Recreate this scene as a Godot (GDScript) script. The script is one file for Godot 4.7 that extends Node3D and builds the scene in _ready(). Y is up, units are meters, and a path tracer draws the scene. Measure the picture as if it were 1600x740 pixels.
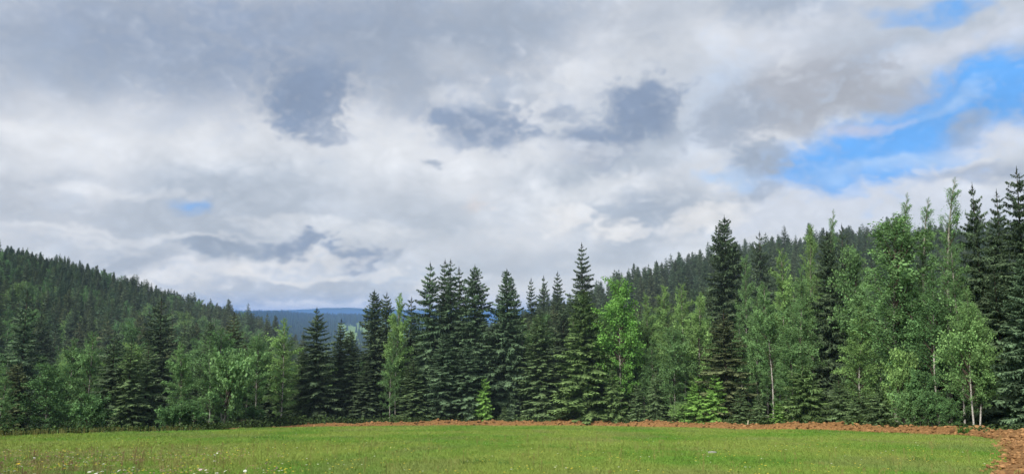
extends Node3D
# A sloping mountain meadow edged by a bank of fresh soil, a mixed spruce and birch wood behind it,
# wooded hills left and right and a far valley under a broken sky.

const F := 1210.0          # focal length and image centre in the photograph's pixels
const CX := 800.0
const CY := 370.0
const EYE := 1.6
const SLOPE := 0.112       # the meadow falls away from the camera
const PITCH := 0.1112      # radians, upwards
const EXPOSURE := 3.8

var rng := RandomNumberGenerator.new()
var used := {}
var M := {}
var rough := FastNoiseLite.new()
var patchy := FastNoiseLite.new()
var meadow_edge := PackedVector2Array()      # (x, distance) of the whole outline
var edge_px: Array = []                      # (pixel column, distance) along the far edge


func _ready() -> void:
	rng.seed = 4711
	# ---- camera ----
	var cam := Camera3D.new()
	cam.name = "camera"
	cam.fov = rad_to_deg(2.0 * atan(CY / F))
	cam.near = 0.1
	cam.far = 30000.0
	cam.position = Vector3(0, EYE, 0)
	cam.rotation = Vector3(PITCH, 0, 0)
	add_child(cam)
	cam.current = true
	# ---- sky, sun, exposure ----
	var env := Environment.new()
	env.background_mode = Environment.BG_SKY
	var sky := Sky.new()
	var pano := PanoramaSkyMaterial.new()
	pano.panorama = ImageTexture.create_from_image(paint_sky())
	sky.sky_material = pano
	env.sky = sky
	env.background_energy_multiplier = 1.0 / EXPOSURE
	env.tonemap_mode = Environment.TONE_MAPPER_LINEAR
	env.tonemap_exposure = EXPOSURE
	env.sdfgi_enabled = true
	env.ssao_enabled = true
	env.ssil_enabled = true
	env.fog_enabled = true
	env.fog_density = 0.00006
	env.fog_light_color = Color(0.52, 0.75, 1.0)
	env.volumetric_fog_enabled = true
	env.volumetric_fog_density = 0.0
	var we := WorldEnvironment.new()
	we.name = "world_environment"
	we.environment = env
	add_child(we)
	var sun := DirectionalLight3D.new()
	sun.name = "sun"
	sun.light_energy = 0.5
	sun.light_color = Color(1.0, 0.965, 0.91)
	sun.light_angular_distance = 22.0
	sun.shadow_enabled = true
	sun.rotation_degrees = Vector3(-43, -36, 0)
	add_child(sun)

	make_materials()
	make_outline()
	build_ground()
	build_meadow()
	build_soil_bank()
	build_far_woods()
	mist("valley_haze", "blue haze lying in the far valley between the hills", Vector3(-100, -40, -2950), Vector3(4600, 170, 3900), 0.0005, Color(0.42, 0.66, 1.0))
	mist("forest_mist", "thin milky damp air standing in the wood behind the meadow", Vector3(120, 8, -210), Vector3(400, 84, 290), 0.0004, Color(0.84, 0.92, 0.97))
	build_trees()
	build_undergrowth()
	build_grass()
	build_small_things()


# ============================================================ helpers

func numbered(called: String) -> String:
	var n: int = used.get(called, 0)
	used[called] = n + 1
	return called if n == 0 else "%s_%03d" % [called, n]


func tag(o: Node, label: String, category := "", group := "", kind := "") -> void:
	if label: o.set_meta("label", label)
	if category: o.set_meta("category", category)
	if group: o.set_meta("group", group)
	if kind: o.set_meta("kind", kind)


func thing(called: String, label: String, category: String, at: Vector3, group := "") -> Node3D:
	var o := Node3D.new()
	o.name = numbered(called)
	o.position = at
	tag(o, label, category, group)
	add_child(o)
	return o


func piece(called: String, mesh: Mesh, mat: Material, parent: Node = self) -> MeshInstance3D:
	var o := MeshInstance3D.new()
	o.name = numbered(called) if parent == self else called
	o.mesh = mesh
	if mat: o.material_override = mat
	parent.add_child(o, true)
	return o


func mesh_of(v: PackedVector3Array, c := PackedColorArray(), into: ArrayMesh = null, mat: Material = null) -> ArrayMesh:
	var m := into if into else ArrayMesh.new()
	var a := []
	a.resize(Mesh.ARRAY_MAX)
	a[Mesh.ARRAY_VERTEX] = v
	if c.size() == v.size() and c.size() > 0: a[Mesh.ARRAY_COLOR] = c
	m.add_surface_from_arrays(Mesh.PRIMITIVE_TRIANGLES, a)
	if mat: m.surface_set_material(m.get_surface_count() - 1, mat)
	return m


func scatter(called: String, mesh: Mesh, mat: Material, where: Array, tints: Array, parent: Node = self) -> MultiMeshInstance3D:
	var mm := MultiMesh.new()
	mm.transform_format = MultiMesh.TRANSFORM_3D
	mm.use_colors = tints.size() > 0
	mm.mesh = mesh
	mm.instance_count = where.size()
	for i in where.size():
		mm.set_instance_transform(i, where[i])
		if tints.size() > 0: mm.set_instance_color(i, tints[i])
	var o := MultiMeshInstance3D.new()
	o.name = numbered(called) if parent == self else called
	o.multimesh = mm
	if mat: o.material_override = mat
	o.set_meta("kind", "stuff")
	parent.add_child(o, true)
	return o


func table(t: Array, x: float) -> float:
	if x <= t[0][0]: return t[0][1]
	for i in range(1, t.size()):
		if x <= t[i][0]:
			var k: float = (x - t[i - 1][0]) / (t[i][0] - t[i - 1][0])
			return lerpf(t[i - 1][1], t[i][1], k)
	return t[t.size() - 1][1]


func ray(px: float, py: float) -> Vector3:
	var x := (px - CX) / F
	var y := (CY - py) / F
	return Vector3(x, y * cos(PITCH) + sin(PITCH), y * sin(PITCH) - cos(PITCH))


func at_depth(px: float, py: float, d: float) -> Vector3:
	var r := ray(px, py)
	return Vector3(0, EYE, 0) + r * (d / -r.z)


func column(x: float, d: float) -> float:
	return CX + F * x / maxf(d, 4.0)


func mist(called: String, label: String, at: Vector3, size: Vector3, density: float, c: Color) -> void:
	var f := FogVolume.new()
	f.name = called
	f.shape = RenderingServer.FOG_VOLUME_SHAPE_BOX
	f.size = size
	f.position = at
	var m := FogMaterial.new()
	m.density = density
	m.albedo = c
	f.material = m
	add_child(f)
	tag(f, label, "haze", "", "stuff")


# ============================================================ the lie of the land

const CREST_D := [[-400, 430], [350, 430], [470, 380], [600, 300], [700, 270], [900, 260], [2100, 260]]
const CREST_H := [[-400, 45], [-200, 40], [0, 27], [100, 20], [200, 9], [270, 2], [330, -5], [390, -12], [440, -22], [480, -30], [520, -38], [600, -36], [680, -20], [770, -14], [900, -5], [1000, 4], [1100, 10], [1200, 13], [1330, 17], [1500, 19], [1800, 20], [2100, 20]]
const MID_H := [[-400, 12], [440, 12], [480, 7], [520, 6], [580, 6], [650, 4], [900, 0], [2100, 0]]
const BLUE_H := [[-400, 84], [340, 82], [440, 85], [480, 92], [515, 99], [550, 103], [590, 94], [650, 84], [900, 88], [2100, 84]]


func edge_depth(px: float) -> float:
	return table(edge_px, px)


func ground(x: float, d: float) -> float:
	if d < 1.0:
		return -SLOPE * 22.0 * tanh(d / 22.0)
	var px := clampf(column(x, d), -400.0, 2100.0)
	var h := -SLOPE * minf(d, 100.0)
	if px < 430.0:
		h -= 0.11 * clampf((430.0 - px) / 200.0, 0.0, 1.0) * maxf(0.0, minf(d, 110.0) - edge_depth(px) - 1.0)
	h += 0.12 * rough.get_noise_2d(x * 2.2, d * 2.2) * clampf(d / 30.0, 0.0, 1.0)
	if d <= 100.0:
		return h
	var dc := table(CREST_D, px)
	var hc := table(CREST_H, px)
	if d < dc:
		var t := (d - 100.0) / (dc - 100.0)
		t = lerpf(t, t * t * (3.0 - 2.0 * t), 0.6)
		return lerpf(h, hc, t) + 2.5 * rough.get_noise_2d(x * 0.35, d * 0.35) * clampf((d - 100.0) / 80.0, 0.0, 1.0)
	var r := 2.5 * rough.get_noise_2d(x * 0.35, d * 0.35)
	if d < dc + 500.0:
		return lerpf(hc, -62.0, smoothstep(dc, dc + 500.0, d)) + r
	var hm := table(MID_H, px)
	if d < 1700.0:
		return lerpf(-62.0, hm, smoothstep(dc + 450.0, 1700.0, d)) + r * 1.5
	if d < 2900.0:
		return lerpf(hm, -80.0, smoothstep(1700.0, 2900.0, d)) + r * 1.5
	var hb := table(BLUE_H, px) + 7.0 * rough.get_noise_2d(x * 0.03, d * 0.03) + 4.0 * rough.get_noise_2d(x * 0.2, d * 0.2)
	return lerpf(-80.0, hb, smoothstep(2900.0, 5000.0, d))


func on_ground(x: float, d: float, up := 0.0) -> Vector3:
	return Vector3(x, ground(x, d) + up, -d)


func make_outline() -> void:
	rough.seed = 12
	rough.frequency = 0.03
	rough.fractal_octaves = 3
	patchy.seed = 77
	patchy.frequency = 0.05
	patchy.fractal_octaves = 4
	edge_px = [[-300, 42], [0, 49], [100, 53], [250, 61], [350, 71], [450, 82], [600, 88], [700, 91], [850, 92], [1000, 86], [1150, 74], [1300, 66], [1450, 54], [1540, 45], [1700, 40]]
	var pts: Array = [Vector2(4, -40), Vector2(4.4, -12), Vector2(5.2, 0), Vector2(7.5, 10), Vector2(12.0, 19.5), Vector2(16.4, 26), Vector2(20.3, 32.5), Vector2(24.4, 39)]
	for i in range(edge_px.size() - 2, -1, -1):
		pts.append(Vector2((edge_px[i][0] - CX) / F * edge_px[i][1], edge_px[i][1]))
	pts.append_array([Vector2(-66, 32), Vector2(-82, 0), Vector2(-70, -34), Vector2(-30, -44)])
	# smooth, closed
	var n := pts.size()
	for i in n:
		var p0: Vector2 = pts[(i + n - 1) % n]
		var p1: Vector2 = pts[i]
		var p2: Vector2 = pts[(i + 1) % n]
		var p3: Vector2 = pts[(i + 2) % n]
		var steps := maxi(4, int(p1.distance_to(p2) / 0.8))
		for k in steps:
			meadow_edge.append(p1.cubic_interpolate(p2, p0, p3, float(k) / steps))


func in_meadow(x: float, d: float) -> bool:
	return Geometry2D.is_point_in_polygon(Vector2(x, d), meadow_edge)


# ============================================================ materials

func leafy(called: String, tint: Color, light_through: float, rough_ := 0.75) -> StandardMaterial3D:
	var m := StandardMaterial3D.new()
	m.resource_name = called
	m.albedo_color = tint.linear_to_srgb()
	m.vertex_color_use_as_albedo = true
	m.roughness = rough_
	m.metallic_specular = 0.3
	m.cull_mode = BaseMaterial3D.CULL_DISABLED
	if light_through > 0.0:
		m.backlight_enabled = true
		m.backlight = Color(light_through, light_through, light_through * 0.6).linear_to_srgb()
	return m


func plain(called: String, c: Color, r := 0.9) -> StandardMaterial3D:
	var m := StandardMaterial3D.new()
	m.resource_name = called
	m.albedo_color = c.linear_to_srgb()
	m.roughness = r
	m.metallic_specular = 0.25
	return m


func mottled(called: String, colors: Array, freq: float, size_m: float, relief := 0.0, seed_ := 1) -> StandardMaterial3D:
	var m := StandardMaterial3D.new()
	m.resource_name = called
	m.roughness = 0.95
	m.metallic_specular = 0.2
	var n := FastNoiseLite.new()
	n.seed = seed_
	n.frequency = freq
	n.fractal_octaves = 5
	var g := Gradient.new()
	var off := PackedFloat32Array()
	var col := PackedColorArray()
	for i in colors.size():
		off.append(0.22 + 0.56 * i / maxf(1.0, colors.size() - 1.0))
		col.append((colors[i] as Color).linear_to_srgb())
	g.offsets = off
	g.colors = col
	var t := NoiseTexture2D.new()
	t.width = 512
	t.height = 512
	t.seamless = true
	t.noise = n
	t.color_ramp = g
	m.albedo_texture = t
	m.uv1_triplanar = true
	m.uv1_world_triplanar = true
	m.uv1_scale = Vector3.ONE / size_m
	if relief > 0.0:
		var b := NoiseTexture2D.new()
		b.width = 512
		b.height = 512
		b.seamless = true
		b.noise = n
		m.heightmap_enabled = true
		m.heightmap_texture = b
		m.heightmap_scale = relief
	return m


func make_materials() -> void:
	M.forest_floor = mottled("forest floor", [Color(0.03, 0.03, 0.015), Color(0.05, 0.06, 0.025), Color(0.07, 0.055, 0.03)], 0.02, 9.0, 4.0, 3)
	M.far_forest = mottled("wooded hillside", [Color(0.018, 0.035, 0.022), Color(0.03, 0.055, 0.03), Color(0.045, 0.075, 0.035)], 0.03, 700.0, 0.0, 4)
	M.meadow = mottled("meadow turf", [Color(0.07, 0.12, 0.025), Color(0.12, 0.16, 0.04), Color(0.15, 0.15, 0.06)], 0.03, 6.0, 2.0, 5)
	M.hill_meadow = mottled("hill pasture", [Color(0.12, 0.2, 0.05), Color(0.16, 0.24, 0.06)], 0.02, 90.0, 0.0, 6)
	M.soil = mottled("fresh soil", [Color(0.12, 0.064, 0.026), Color(0.21, 0.115, 0.046), Color(0.3, 0.175, 0.075)], 0.02, 2.2, 5.0, 7)
	M.clod = plain("soil clods", Color(1, 1, 1), 0.95)
	M.clod.vertex_color_use_as_albedo = true
	# spruces
	M.spruce_dark = leafy("dark spruce needles", Color(0.8, 0.82, 0.82), 0.32)
	M.spruce_blue = leafy("blue-green spruce needles", Color(1.0, 1.1, 1.15), 0.32)
	M.spruce_mid = leafy("mid-green spruce needles", Color(1.2, 1.25, 1.05), 0.32)
	M.spruce_brown = leafy("brownish spruce needles", Color(1.2, 1.0, 0.9), 0.32)
	M.spruce_light = leafy("light spruce needles", Color(1.3, 1.4, 0.95), 0.32)
	M.spruce_young = leafy("fresh young spruce needles", Color(1.75, 2.2, 0.95), 0.3)
	M.spruce_wood = leafy("spruce needles on the hills", Color(0.95, 0.97, 0.97), 0.32)
	# broadleaves
	M.birch_dark = leafy("dark birch leaves", Color(0.68, 0.76, 0.72), 0.4)
	M.birch_mid = leafy("birch leaves", Color(1.0, 1.02, 1.0), 0.5)
	M.birch_light = leafy("light birch leaves", Color(1.4, 1.3, 1.1), 0.5)
	M.birch_soft = leafy("soft light birch leaves", Color(1.18, 1.16, 1.05), 0.5)
	M.birch_bright = leafy("bright fresh green leaves", Color(1.2, 1.42, 0.8), 0.5)
	M.birch_wood = leafy("broad leaves on the hills", Color(1, 1, 1), 0.45)
	M.spruce_bark = mottled("spruce bark", [Color(0.05, 0.038, 0.03), Color(0.1, 0.08, 0.065)], 0.05, 1.5, 2.0, 8)
	M.birch_bark = mottled("birch bark", [Color(0.1, 0.09, 0.08), Color(0.38, 0.37, 0.34), Color(0.5, 0.49, 0.46), Color(0.54, 0.53, 0.5)], 0.03, 1.2, 1.0, 9)
	M.aspen_bark = mottled("aspen bark", [Color(0.14, 0.14, 0.12), Color(0.26, 0.26, 0.22), Color(0.32, 0.32, 0.28)], 0.03, 1.5, 1.0, 10)
	M.twig = plain("twigs", Color(0.07, 0.055, 0.045))
	M.grass = leafy("grass blades", Color(1, 1, 1), 0.35, 0.6)
	M.petal = plain("white petals", Color(0.75, 0.75, 0.7))
	M.petal_pink = plain("pale pink petals", Color(0.62, 0.45, 0.52))
	M.petal_yellow = plain("yellow petals", Color(0.7, 0.52, 0.04))
	M.stem = plain("flower stem", Color(0.07, 0.12, 0.03))
	M.stone = mottled("pale stone", [Color(0.18, 0.18, 0.17), Color(0.28, 0.28, 0.27), Color(0.36, 0.36, 0.34)], 0.04, 0.4, 0.5, 11)
	M.pale_wood = mottled("pale wood", [Color(0.5, 0.45, 0.33), Color(0.65, 0.6, 0.48)], 0.03, 0.3, 0.3, 13)


# ============================================================ sky

var sky_blobs: Array = []
var cloud_a := FastNoiseLite.new()
var cloud_b := FastNoiseLite.new()
var cloud_c := FastNoiseLite.new()
var cloud_d := FastNoiseLite.new()


func srgb(r: float, g: float, b: float) -> Vector3:
	var c := Color(r / 255.0, g / 255.0, b / 255.0).srgb_to_linear()
	return Vector3(c.r, c.g, c.b)


func cloud(px: float, py: float, rx: float, ry: float, turn: float, c: Vector3, much: float, soft := 1.0) -> void:
	sky_blobs.append([px, py, rx, ry, cos(deg_to_rad(turn)), sin(deg_to_rad(turn)), c, much, soft])


func lay_out_clouds() -> void:
	var blue := srgb(106, 175, 247)
	var pale := srgb(180, 208, 242)
	var slate := srgb(140, 157, 184)
	var grey := srgb(163, 176, 195)
	var mist := srgb(188, 197, 210)
	var warm := srgb(176, 181, 192)
	var white := srgb(232, 235, 240)
	var snow := srgb(238, 238, 240)
	var bank := srgb(214, 220, 232)
	# broad sheets of grey
	cloud(150, 60, 330, 110, 8, slate, 0.75, 1.3)
	cloud(520, 50, 330, 110, 4, slate, 0.85, 1.3)
	cloud(830, 40, 240, 85, -6, grey, 0.85, 1.3)
	cloud(640, 130, 160, 60, 25, grey, 0.6, 1.2)
	cloud(80, 130, 140, 60, 12, grey, 0.5, 1.2)
	cloud(40, 330, 230, 36, 4, mist, 0.75, 1.2)
	cloud(330, 345, 330, 30, 2, mist, 0.7, 1.2)
	cloud(620, 330, 260, 34, 0, mist, 0.55, 1.2)
	cloud(700, 395, 260, 26, 0, mist, 0.5, 1.2)
	cloud(300, 215, 260, 50, 0, white, 0.45, 1.3)
	cloud(60, 230, 130, 60, 0, white, 0.35, 1.3)
	cloud(640, 250, 250, 50, 0, white, 0.5, 1.3)
	cloud(1010, 80, 170, 60, -25, white, 0.5, 1.3)
	cloud(1230, 60, 160, 40, -20, bank, 0.5, 1.3)
	# openings with blue sky
	cloud(1300, 254, 130, 44, -10, blue, 0.95, 0.9)
	cloud(1410, 222, 140, 66, -14, blue, 1.0, 0.8)
	cloud(1550, 150, 140, 74, -22, blue, 1.0, 0.8)
	cloud(1330, 262, 60, 14, -8, pale, 0.5, 1.2)
	cloud(1450, 245, 90, 12, -6, pale, 0.7, 1.2)
	cloud(1490, 160, 60, 10, -24, pale, 0.6, 1.2)
	cloud(1460, 12, 90, 15, -8, blue, 0.85, 0.8)
	cloud(1350, 100, 90, 22, -20, pale, 0.8, 1.0)
	cloud(1140, 165, 60, 75, 30, pale, 0.5, 1.2)
	cloud(1140, 285, 50, 16, 0, pale, 0.8, 1.0)
	cloud(287, 328, 26, 12, 10, blue, 0.65, 1.3)
	cloud(600, 440, 60, 12, 0, pale, 0.4, 1.0)
	cloud(480, 418, 200, 14, 0, srgb(212, 220, 234), 0.7, 1.0)
	# sheets of cloud round the openings
	cloud(1480, 70, 170, 26, -14, bank, 0.9, 1.0)
	cloud(1390, 330, 330, 42, -4, bank, 0.95, 0.55)
	cloud(1560, 222, 70, 22, -6, bank, 0.8, 0.9)
	cloud(1350, 200, 50, 10, -4, srgb(205, 205, 220), 0.7, 1.0)
	cloud(1545, 268, 90, 14, -6, slate, 0.65, 0.9)
	cloud(1510, 196, 28, 22, -30, grey, 0.8, 0.8)
	# grey clouds
	cloud(478, 150, 74, 60, 10, slate, 1.0, 0.55)
	cloud(765, 192, 88, 34, 10, slate, 0.95, 0.55)
	cloud(820, 150, 50, 22, -20, grey, 0.6, 0.9)
	cloud(876, 178, 26, 12, 0, slate, 0.7, 0.9)
	cloud(1000, 166, 58, 50, -20, slate, 1.0, 0.5)
	cloud(930, 222, 78, 34, -15, slate, 0.95, 0.55)
	cloud(1050, 215, 50, 25, 0, grey, 0.5, 1.0)
	cloud(1240, 150, 160, 56, -18, warm, 1.0, 0.6)
	cloud(1370, 150, 60, 26, -8, warm, 0.85, 0.8)
	cloud(1160, 185, 70, 40, -15, grey, 0.8, 0.9)
	cloud(1192, 252, 48, 34, 0, grey, 1.0, 0.6)
	cloud(1215, 12, 110, 24, 0, grey, 0.85, 0.9)
	cloud(692, 255, 22, 9, 0, grey, 0.8, 0.7)
	cloud(1185, 308, 44, 12, -12, grey, 0.75, 0.8)
	cloud(1060, 320, 60, 30, 0, mist, 0.7, 0.9)
	# low puffs
	cloud(120, 395, 130, 22, 6, mist, 0.8, 0.8)
	cloud(60, 285, 150, 22, -4, mist, 0.7, 1.0)
	cloud(420, 300, 190, 20, 3, mist, 0.55, 1.0)
	cloud(560, 365, 120, 14, 0, white, 0.6, 0.9)
	cloud(430, 352, 90, 8, 0, white, 0.5, 0.9)
	cloud(180, 300, 120, 10, 4, white, 0.5, 1.0)
	cloud(20, 200, 60, 12, 10, white, 0.6, 0.9)
	cloud(700, 90, 60, 26, 10, white, 0.3, 1.1)
	cloud(880, 130, 50, 14, -20, white, 0.6, 1.0)
	cloud(720, 150, 50, 14, 10, white, 0.5, 1.0)
	cloud(850, 245, 120, 20, -8, white, 0.6, 1.0)
	cloud(720, 425, 120, 14, -4, mist, 0.6, 0.9)
	cloud(860, 400, 90, 14, -8, mist, 0.5, 0.9)
	cloud(1000, 330, 60, 18, -10, grey, 0.5, 0.9)
	cloud(892, 342, 34, 24, -10, snow, 0.9, 0.6)
	cloud(955, 360, 32, 18, 0, snow, 0.95, 0.55)
	cloud(1085, 345, 70, 24, -14, snow, 0.9, 0.6)
	cloud(930, 305, 110, 24, -6, white, 0.7, 0.8)
	cloud(750, 325, 26, 18, 0, srgb(222, 216, 216), 0.6, 0.8)
	cloud(70, 410, 90, 16, 0, white, 0.4, 1.0)
	cloud(335, 386, 70, 17, 2, grey, 1.0, 0.45)
	cloud(462, 384, 66, 16, -8, slate, 0.9, 0.45)
	cloud(552, 404, 44, 17, 0, slate, 0.85, 0.4)
	cloud(622, 406, 26, 10, -25, grey, 0.7, 0.8)
	cloud(200, 405, 90, 18, 0, grey, 0.55, 0.9)
	cloud(470, 453, 195, 24, 0, srgb(186, 195, 210), 0.95, 0.45)
	cloud(370, 424, 50, 8, 0, snow, 0.95, 0.7)
	cloud(480, 430, 60, 7, 0, snow, 0.9, 0.7)
	cloud(600, 432, 40, 6, 0, snow, 0.8, 0.7)
	cloud(480, 478, 220, 5, 0, snow, 0.8, 0.8)
	cloud(420, 410, 150, 6, -2, snow, 0.7, 0.9)
	cloud(120, 360, 120, 5, 3, white, 0.6, 0.9)
	cloud(250, 372, 130, 5, 0, white, 0.6, 0.9)


func sky_at(dir: Vector3, n_front: Vector3, aim: Basis) -> Vector3:
	var y := maxf(dir.y, 0.0)
	var qx := dir.x / (y + 0.2)
	var qz := dir.z / (y + 0.2)
	var a := cloud_a.get_noise_2d(qx * 60.0, qz * 60.0)
	qx = dir.x / (y + 0.55) * 2.0
	qz = dir.z / (y + 0.55) * 1.6
	var b := cloud_b.get_noise_2d(qx * 150.0, qz * 190.0)
	var c := cloud_c.get_noise_2d(qx * 330.0, qz * 420.0)
	var d := cloud_d.get_noise_2d(qx * 900.0 + 60.0 * c, qz * 1100.0 + 60.0 * b)
	# the sheet of cloud that covers most of the sky
	var sheet := smoothstep(-0.45, 0.4, a * 0.75 + b * 0.4 + c * 0.12)
	var out := srgb(186, 197, 212).lerp(srgb(227, 230, 236), sheet)
	out = out.lerp(srgb(236, 236, 238), 0.8 * (1.0 - smoothstep(0.01, 0.12, y)))
	var local := aim.inverse() * dir
	var inside := 0.0
	var px := 0.0
	var py := 0.0
	if local.z < -0.05:
		px = CX + F * local.x / -local.z
		py = CY - F * local.y / -local.z
		inside = (1.0 - smoothstep(820.0, 1250.0, absf(px - CX))) * (1.0 - smoothstep(380.0, 640.0, absf(py - CY)))
	if inside < 1.0:
		# elsewhere: the same mixture of openings and grey clouds
		var f := cloud_a.get_noise_2d(qx * 52.0 + 700.0, qz * 52.0 - 300.0) + 0.45 * b + 0.15 * c
		var opening := smoothstep(0.28, 0.5, f) * (1.0 - inside)
		out = out.lerp(srgb(112, 176, 242), opening)
		var heavy := smoothstep(0.12, 0.4, -f + 0.3 * a) * (1.0 - inside)
		out = out.lerp(srgb(152, 161, 182), heavy * 0.85)
	if inside > 0.0:
		var e := cloud_d.get_noise_2d(qx * 2600.0 + 90.0 * d, qz * 3000.0)
		var wx := px + 30.0 * b + 26.0 * c + 16.0 * a + 14.0 * d + 6.0 * e
		var wy := py + 18.0 * cloud_b.get_noise_2d(qx * 150.0 + 91.0, qz * 190.0 + 37.0) + 17.0 * cloud_c.get_noise_2d(qx * 330.0 + 11.0, qz * 420.0) + 8.0 * cloud_d.get_noise_2d(qx * 900.0 + 500.0, qz * 1100.0)
		for s in sky_blobs:
			var dx: float = wx - s[0]
			var dy: float = wy - s[1]
			var reach: float = 1.8 * maxf(s[2], s[3])
			if absf(dx) > reach or absf(dy) > reach: continue
			var u: float = (dx * s[4] + dy * s[5]) / s[2]
			var v: float = (dy * s[4] - dx * s[5]) / s[3]
			var r := sqrt(u * u + v * v) + 0.5 * (0.2 - absf(c)) + 0.5 * (0.2 - absf(d)) + 0.2 * c + 0.28 * d + 0.2 * e
			var k: float = (1.0 - smoothstep(1.0 - 0.75 * s[8], 1.0 + 0.6 * s[8], r)) * s[7] * inside * clampf(0.98 + 0.45 * c + 0.5 * d + 0.25 * e, 0.0, 1.0)
			if k > 0.0: out = out.lerp(s[6], k)
		out *= 1.0 + 0.16 * (absf(c) - 0.2) + 0.09 * b + 0.10 * (absf(d) - 0.2) + 0.05 * c
	return out


func paint_sky() -> Image:
	cloud_a.seed = 5
	cloud_a.frequency = 0.01
	cloud_a.fractal_octaves = 4
	cloud_b.seed = 9
	cloud_b.frequency = 0.01
	cloud_b.fractal_octaves = 5
	cloud_c.seed = 21
	cloud_c.frequency = 0.01
	cloud_c.fractal_octaves = 4
	cloud_d.seed = 33
	cloud_d.frequency = 0.01
	cloud_d.fractal_octaves = 3
	lay_out_clouds()
	var aim := Basis.from_euler(Vector3(PITCH, 0, 0))
	var low := paint_part(640, 320, 0, 640, 160, aim)
	var bottom := Color(0.12, 0.15, 0.09)
	var full := Image.create(640, 320, false, Image.FORMAT_RGBF)
	full.fill(bottom)
	full.blit_rect(low, Rect2i(0, 0, 640, 160), Vector2i.ZERO)
	full.blit_rect(low, Rect2i(0, 159, 640, 1), Vector2i(0, 160))
	var w := 4096
	full.resize(w, w / 2, Image.INTERPOLATE_CUBIC)
	var half := int(w * 40.0 / 360.0)
	var top := int(w / 2 * (90.0 - 27.0) / 180.0)
	var near := paint_part(w, w / 2, -half, half, w / 4 - top, aim, top)
	full.blit_rect(near, Rect2i(half, 0, half, w / 4 - top), Vector2i(0, top))
	full.blit_rect(near, Rect2i(0, 0, half, w / 4 - top), Vector2i(w - half, top))
	return full


func paint_part(w: int, h: int, x0: int, x1: int, rows: int, aim: Basis, y0 := 0) -> Image:
	var im := Image.create(x1 - x0, rows, false, Image.FORMAT_RGBF)
	for j in rows:
		var polar := PI * (j + y0 + 0.5) / h
		for i in range(x0, x1):
			var az := TAU * (i + 0.5) / w
			var dir := Vector3(sin(polar) * sin(az), cos(polar), -sin(polar) * cos(az))
			var c := sky_at(dir, Vector3.ZERO, aim)
			im.set_pixel(i - x0, j, Color(c.x, c.y, c.z))
	return im


# ============================================================ ground, meadow, soil

func build_ground() -> void:
	# one polar sheet round the camera out to the far blue hills; nearer part forest floor, farther part wooded
	var radii := PackedFloat32Array()
	var r := 3.0
	while r < 6500.0:
		radii.append(r)
		r *= 1.035 if r > 40.0 else 1.12
	var angles := PackedFloat32Array()
	var a := -180.0
	while a < 180.0:
		angles.append(deg_to_rad(a))
		a += 0.4 if absf(a) < 46.0 else 4.0
	angles.append(PI)
	var split := 0
	for i in radii.size():
		if radii[i] < 520.0: split = i
	polar_sheet("ground", radii, angles, 0, split, M.forest_floor)
	polar_sheet("wooded_hills", radii, angles, split, radii.size() - 1, M.far_forest)


func polar_sheet(called: String, radii: PackedFloat32Array, angles: PackedFloat32Array, from: int, to: int, mat: Material) -> void:
	var v := PackedVector3Array()
	var idx := PackedInt32Array()
	var na := angles.size()
	for i in range(from, to + 1):
		for k in na:
			var x := sin(angles[k]) * radii[i]
			var d := cos(angles[k]) * radii[i]
			v.append(on_ground(x, d))
	var base := 0
	if from == 0:
		base = 1
		v.insert(0, on_ground(0, 0))
		for k in na - 1:
			idx.append_array([0, base + k, base + k + 1])
	for i in to - from:
		for k in na - 1:
			var p := base + i * na + k
			idx.append_array([p, p + na, p + na + 1, p, p + na + 1, p + 1])
	var st := SurfaceTool.new()
	st.begin(Mesh.PRIMITIVE_TRIANGLES)
	st.set_smooth_group(0)
	for p in v: st.add_vertex(p)
	for i in idx: st.add_index(i)
	st.generate_normals()
	var o := piece(called, st.commit(), mat)
	o.set_meta("kind", "structure")


func build_meadow() -> void:
	var st := SurfaceTool.new()
	st.begin(Mesh.PRIMITIVE_TRIANGLES)
	st.set_smooth_group(0)
	var c := Vector2(-14, 30)
	var n := meadow_edge.size()
	var rings := 26
	for i in n:
		for k in rings + 1:
			var p := c.lerp(meadow_edge[i], float(k) / rings)
			st.add_vertex(on_ground(p.x, p.y, 0.06))
	for i in n:
		var j := (i + 1) % n
		for k in rings:
			var a := i * (rings + 1) + k
			var b := j * (rings + 1) + k
			for q in [a, b + 1, a + 1]: st.add_index(q)
			if k > 0:
				for q in [a, b, b + 1]: st.add_index(q)
	st.generate_normals()
	var o := piece("meadow", st.commit(), M.meadow)
	o.set_meta("kind", "structure")


func bank_line() -> Array:
	# the part of the outline that the soil lies along: [point, outward]
	var out := []
	var n := meadow_edge.size()
	for i in n:
		var p := meadow_edge[i]
		if p.y < -6.0: continue
		if p.x < 0.0 and column(p.x, p.y) < 365.0: continue
		if p.x < -20.0 and p.y < 60.0: continue
		var t := (meadow_edge[(i + 1) % n] - meadow_edge[(i + n - 1) % n]).normalized()
		out.append([p, Vector2(t.y, -t.x)])
	return out


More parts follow.
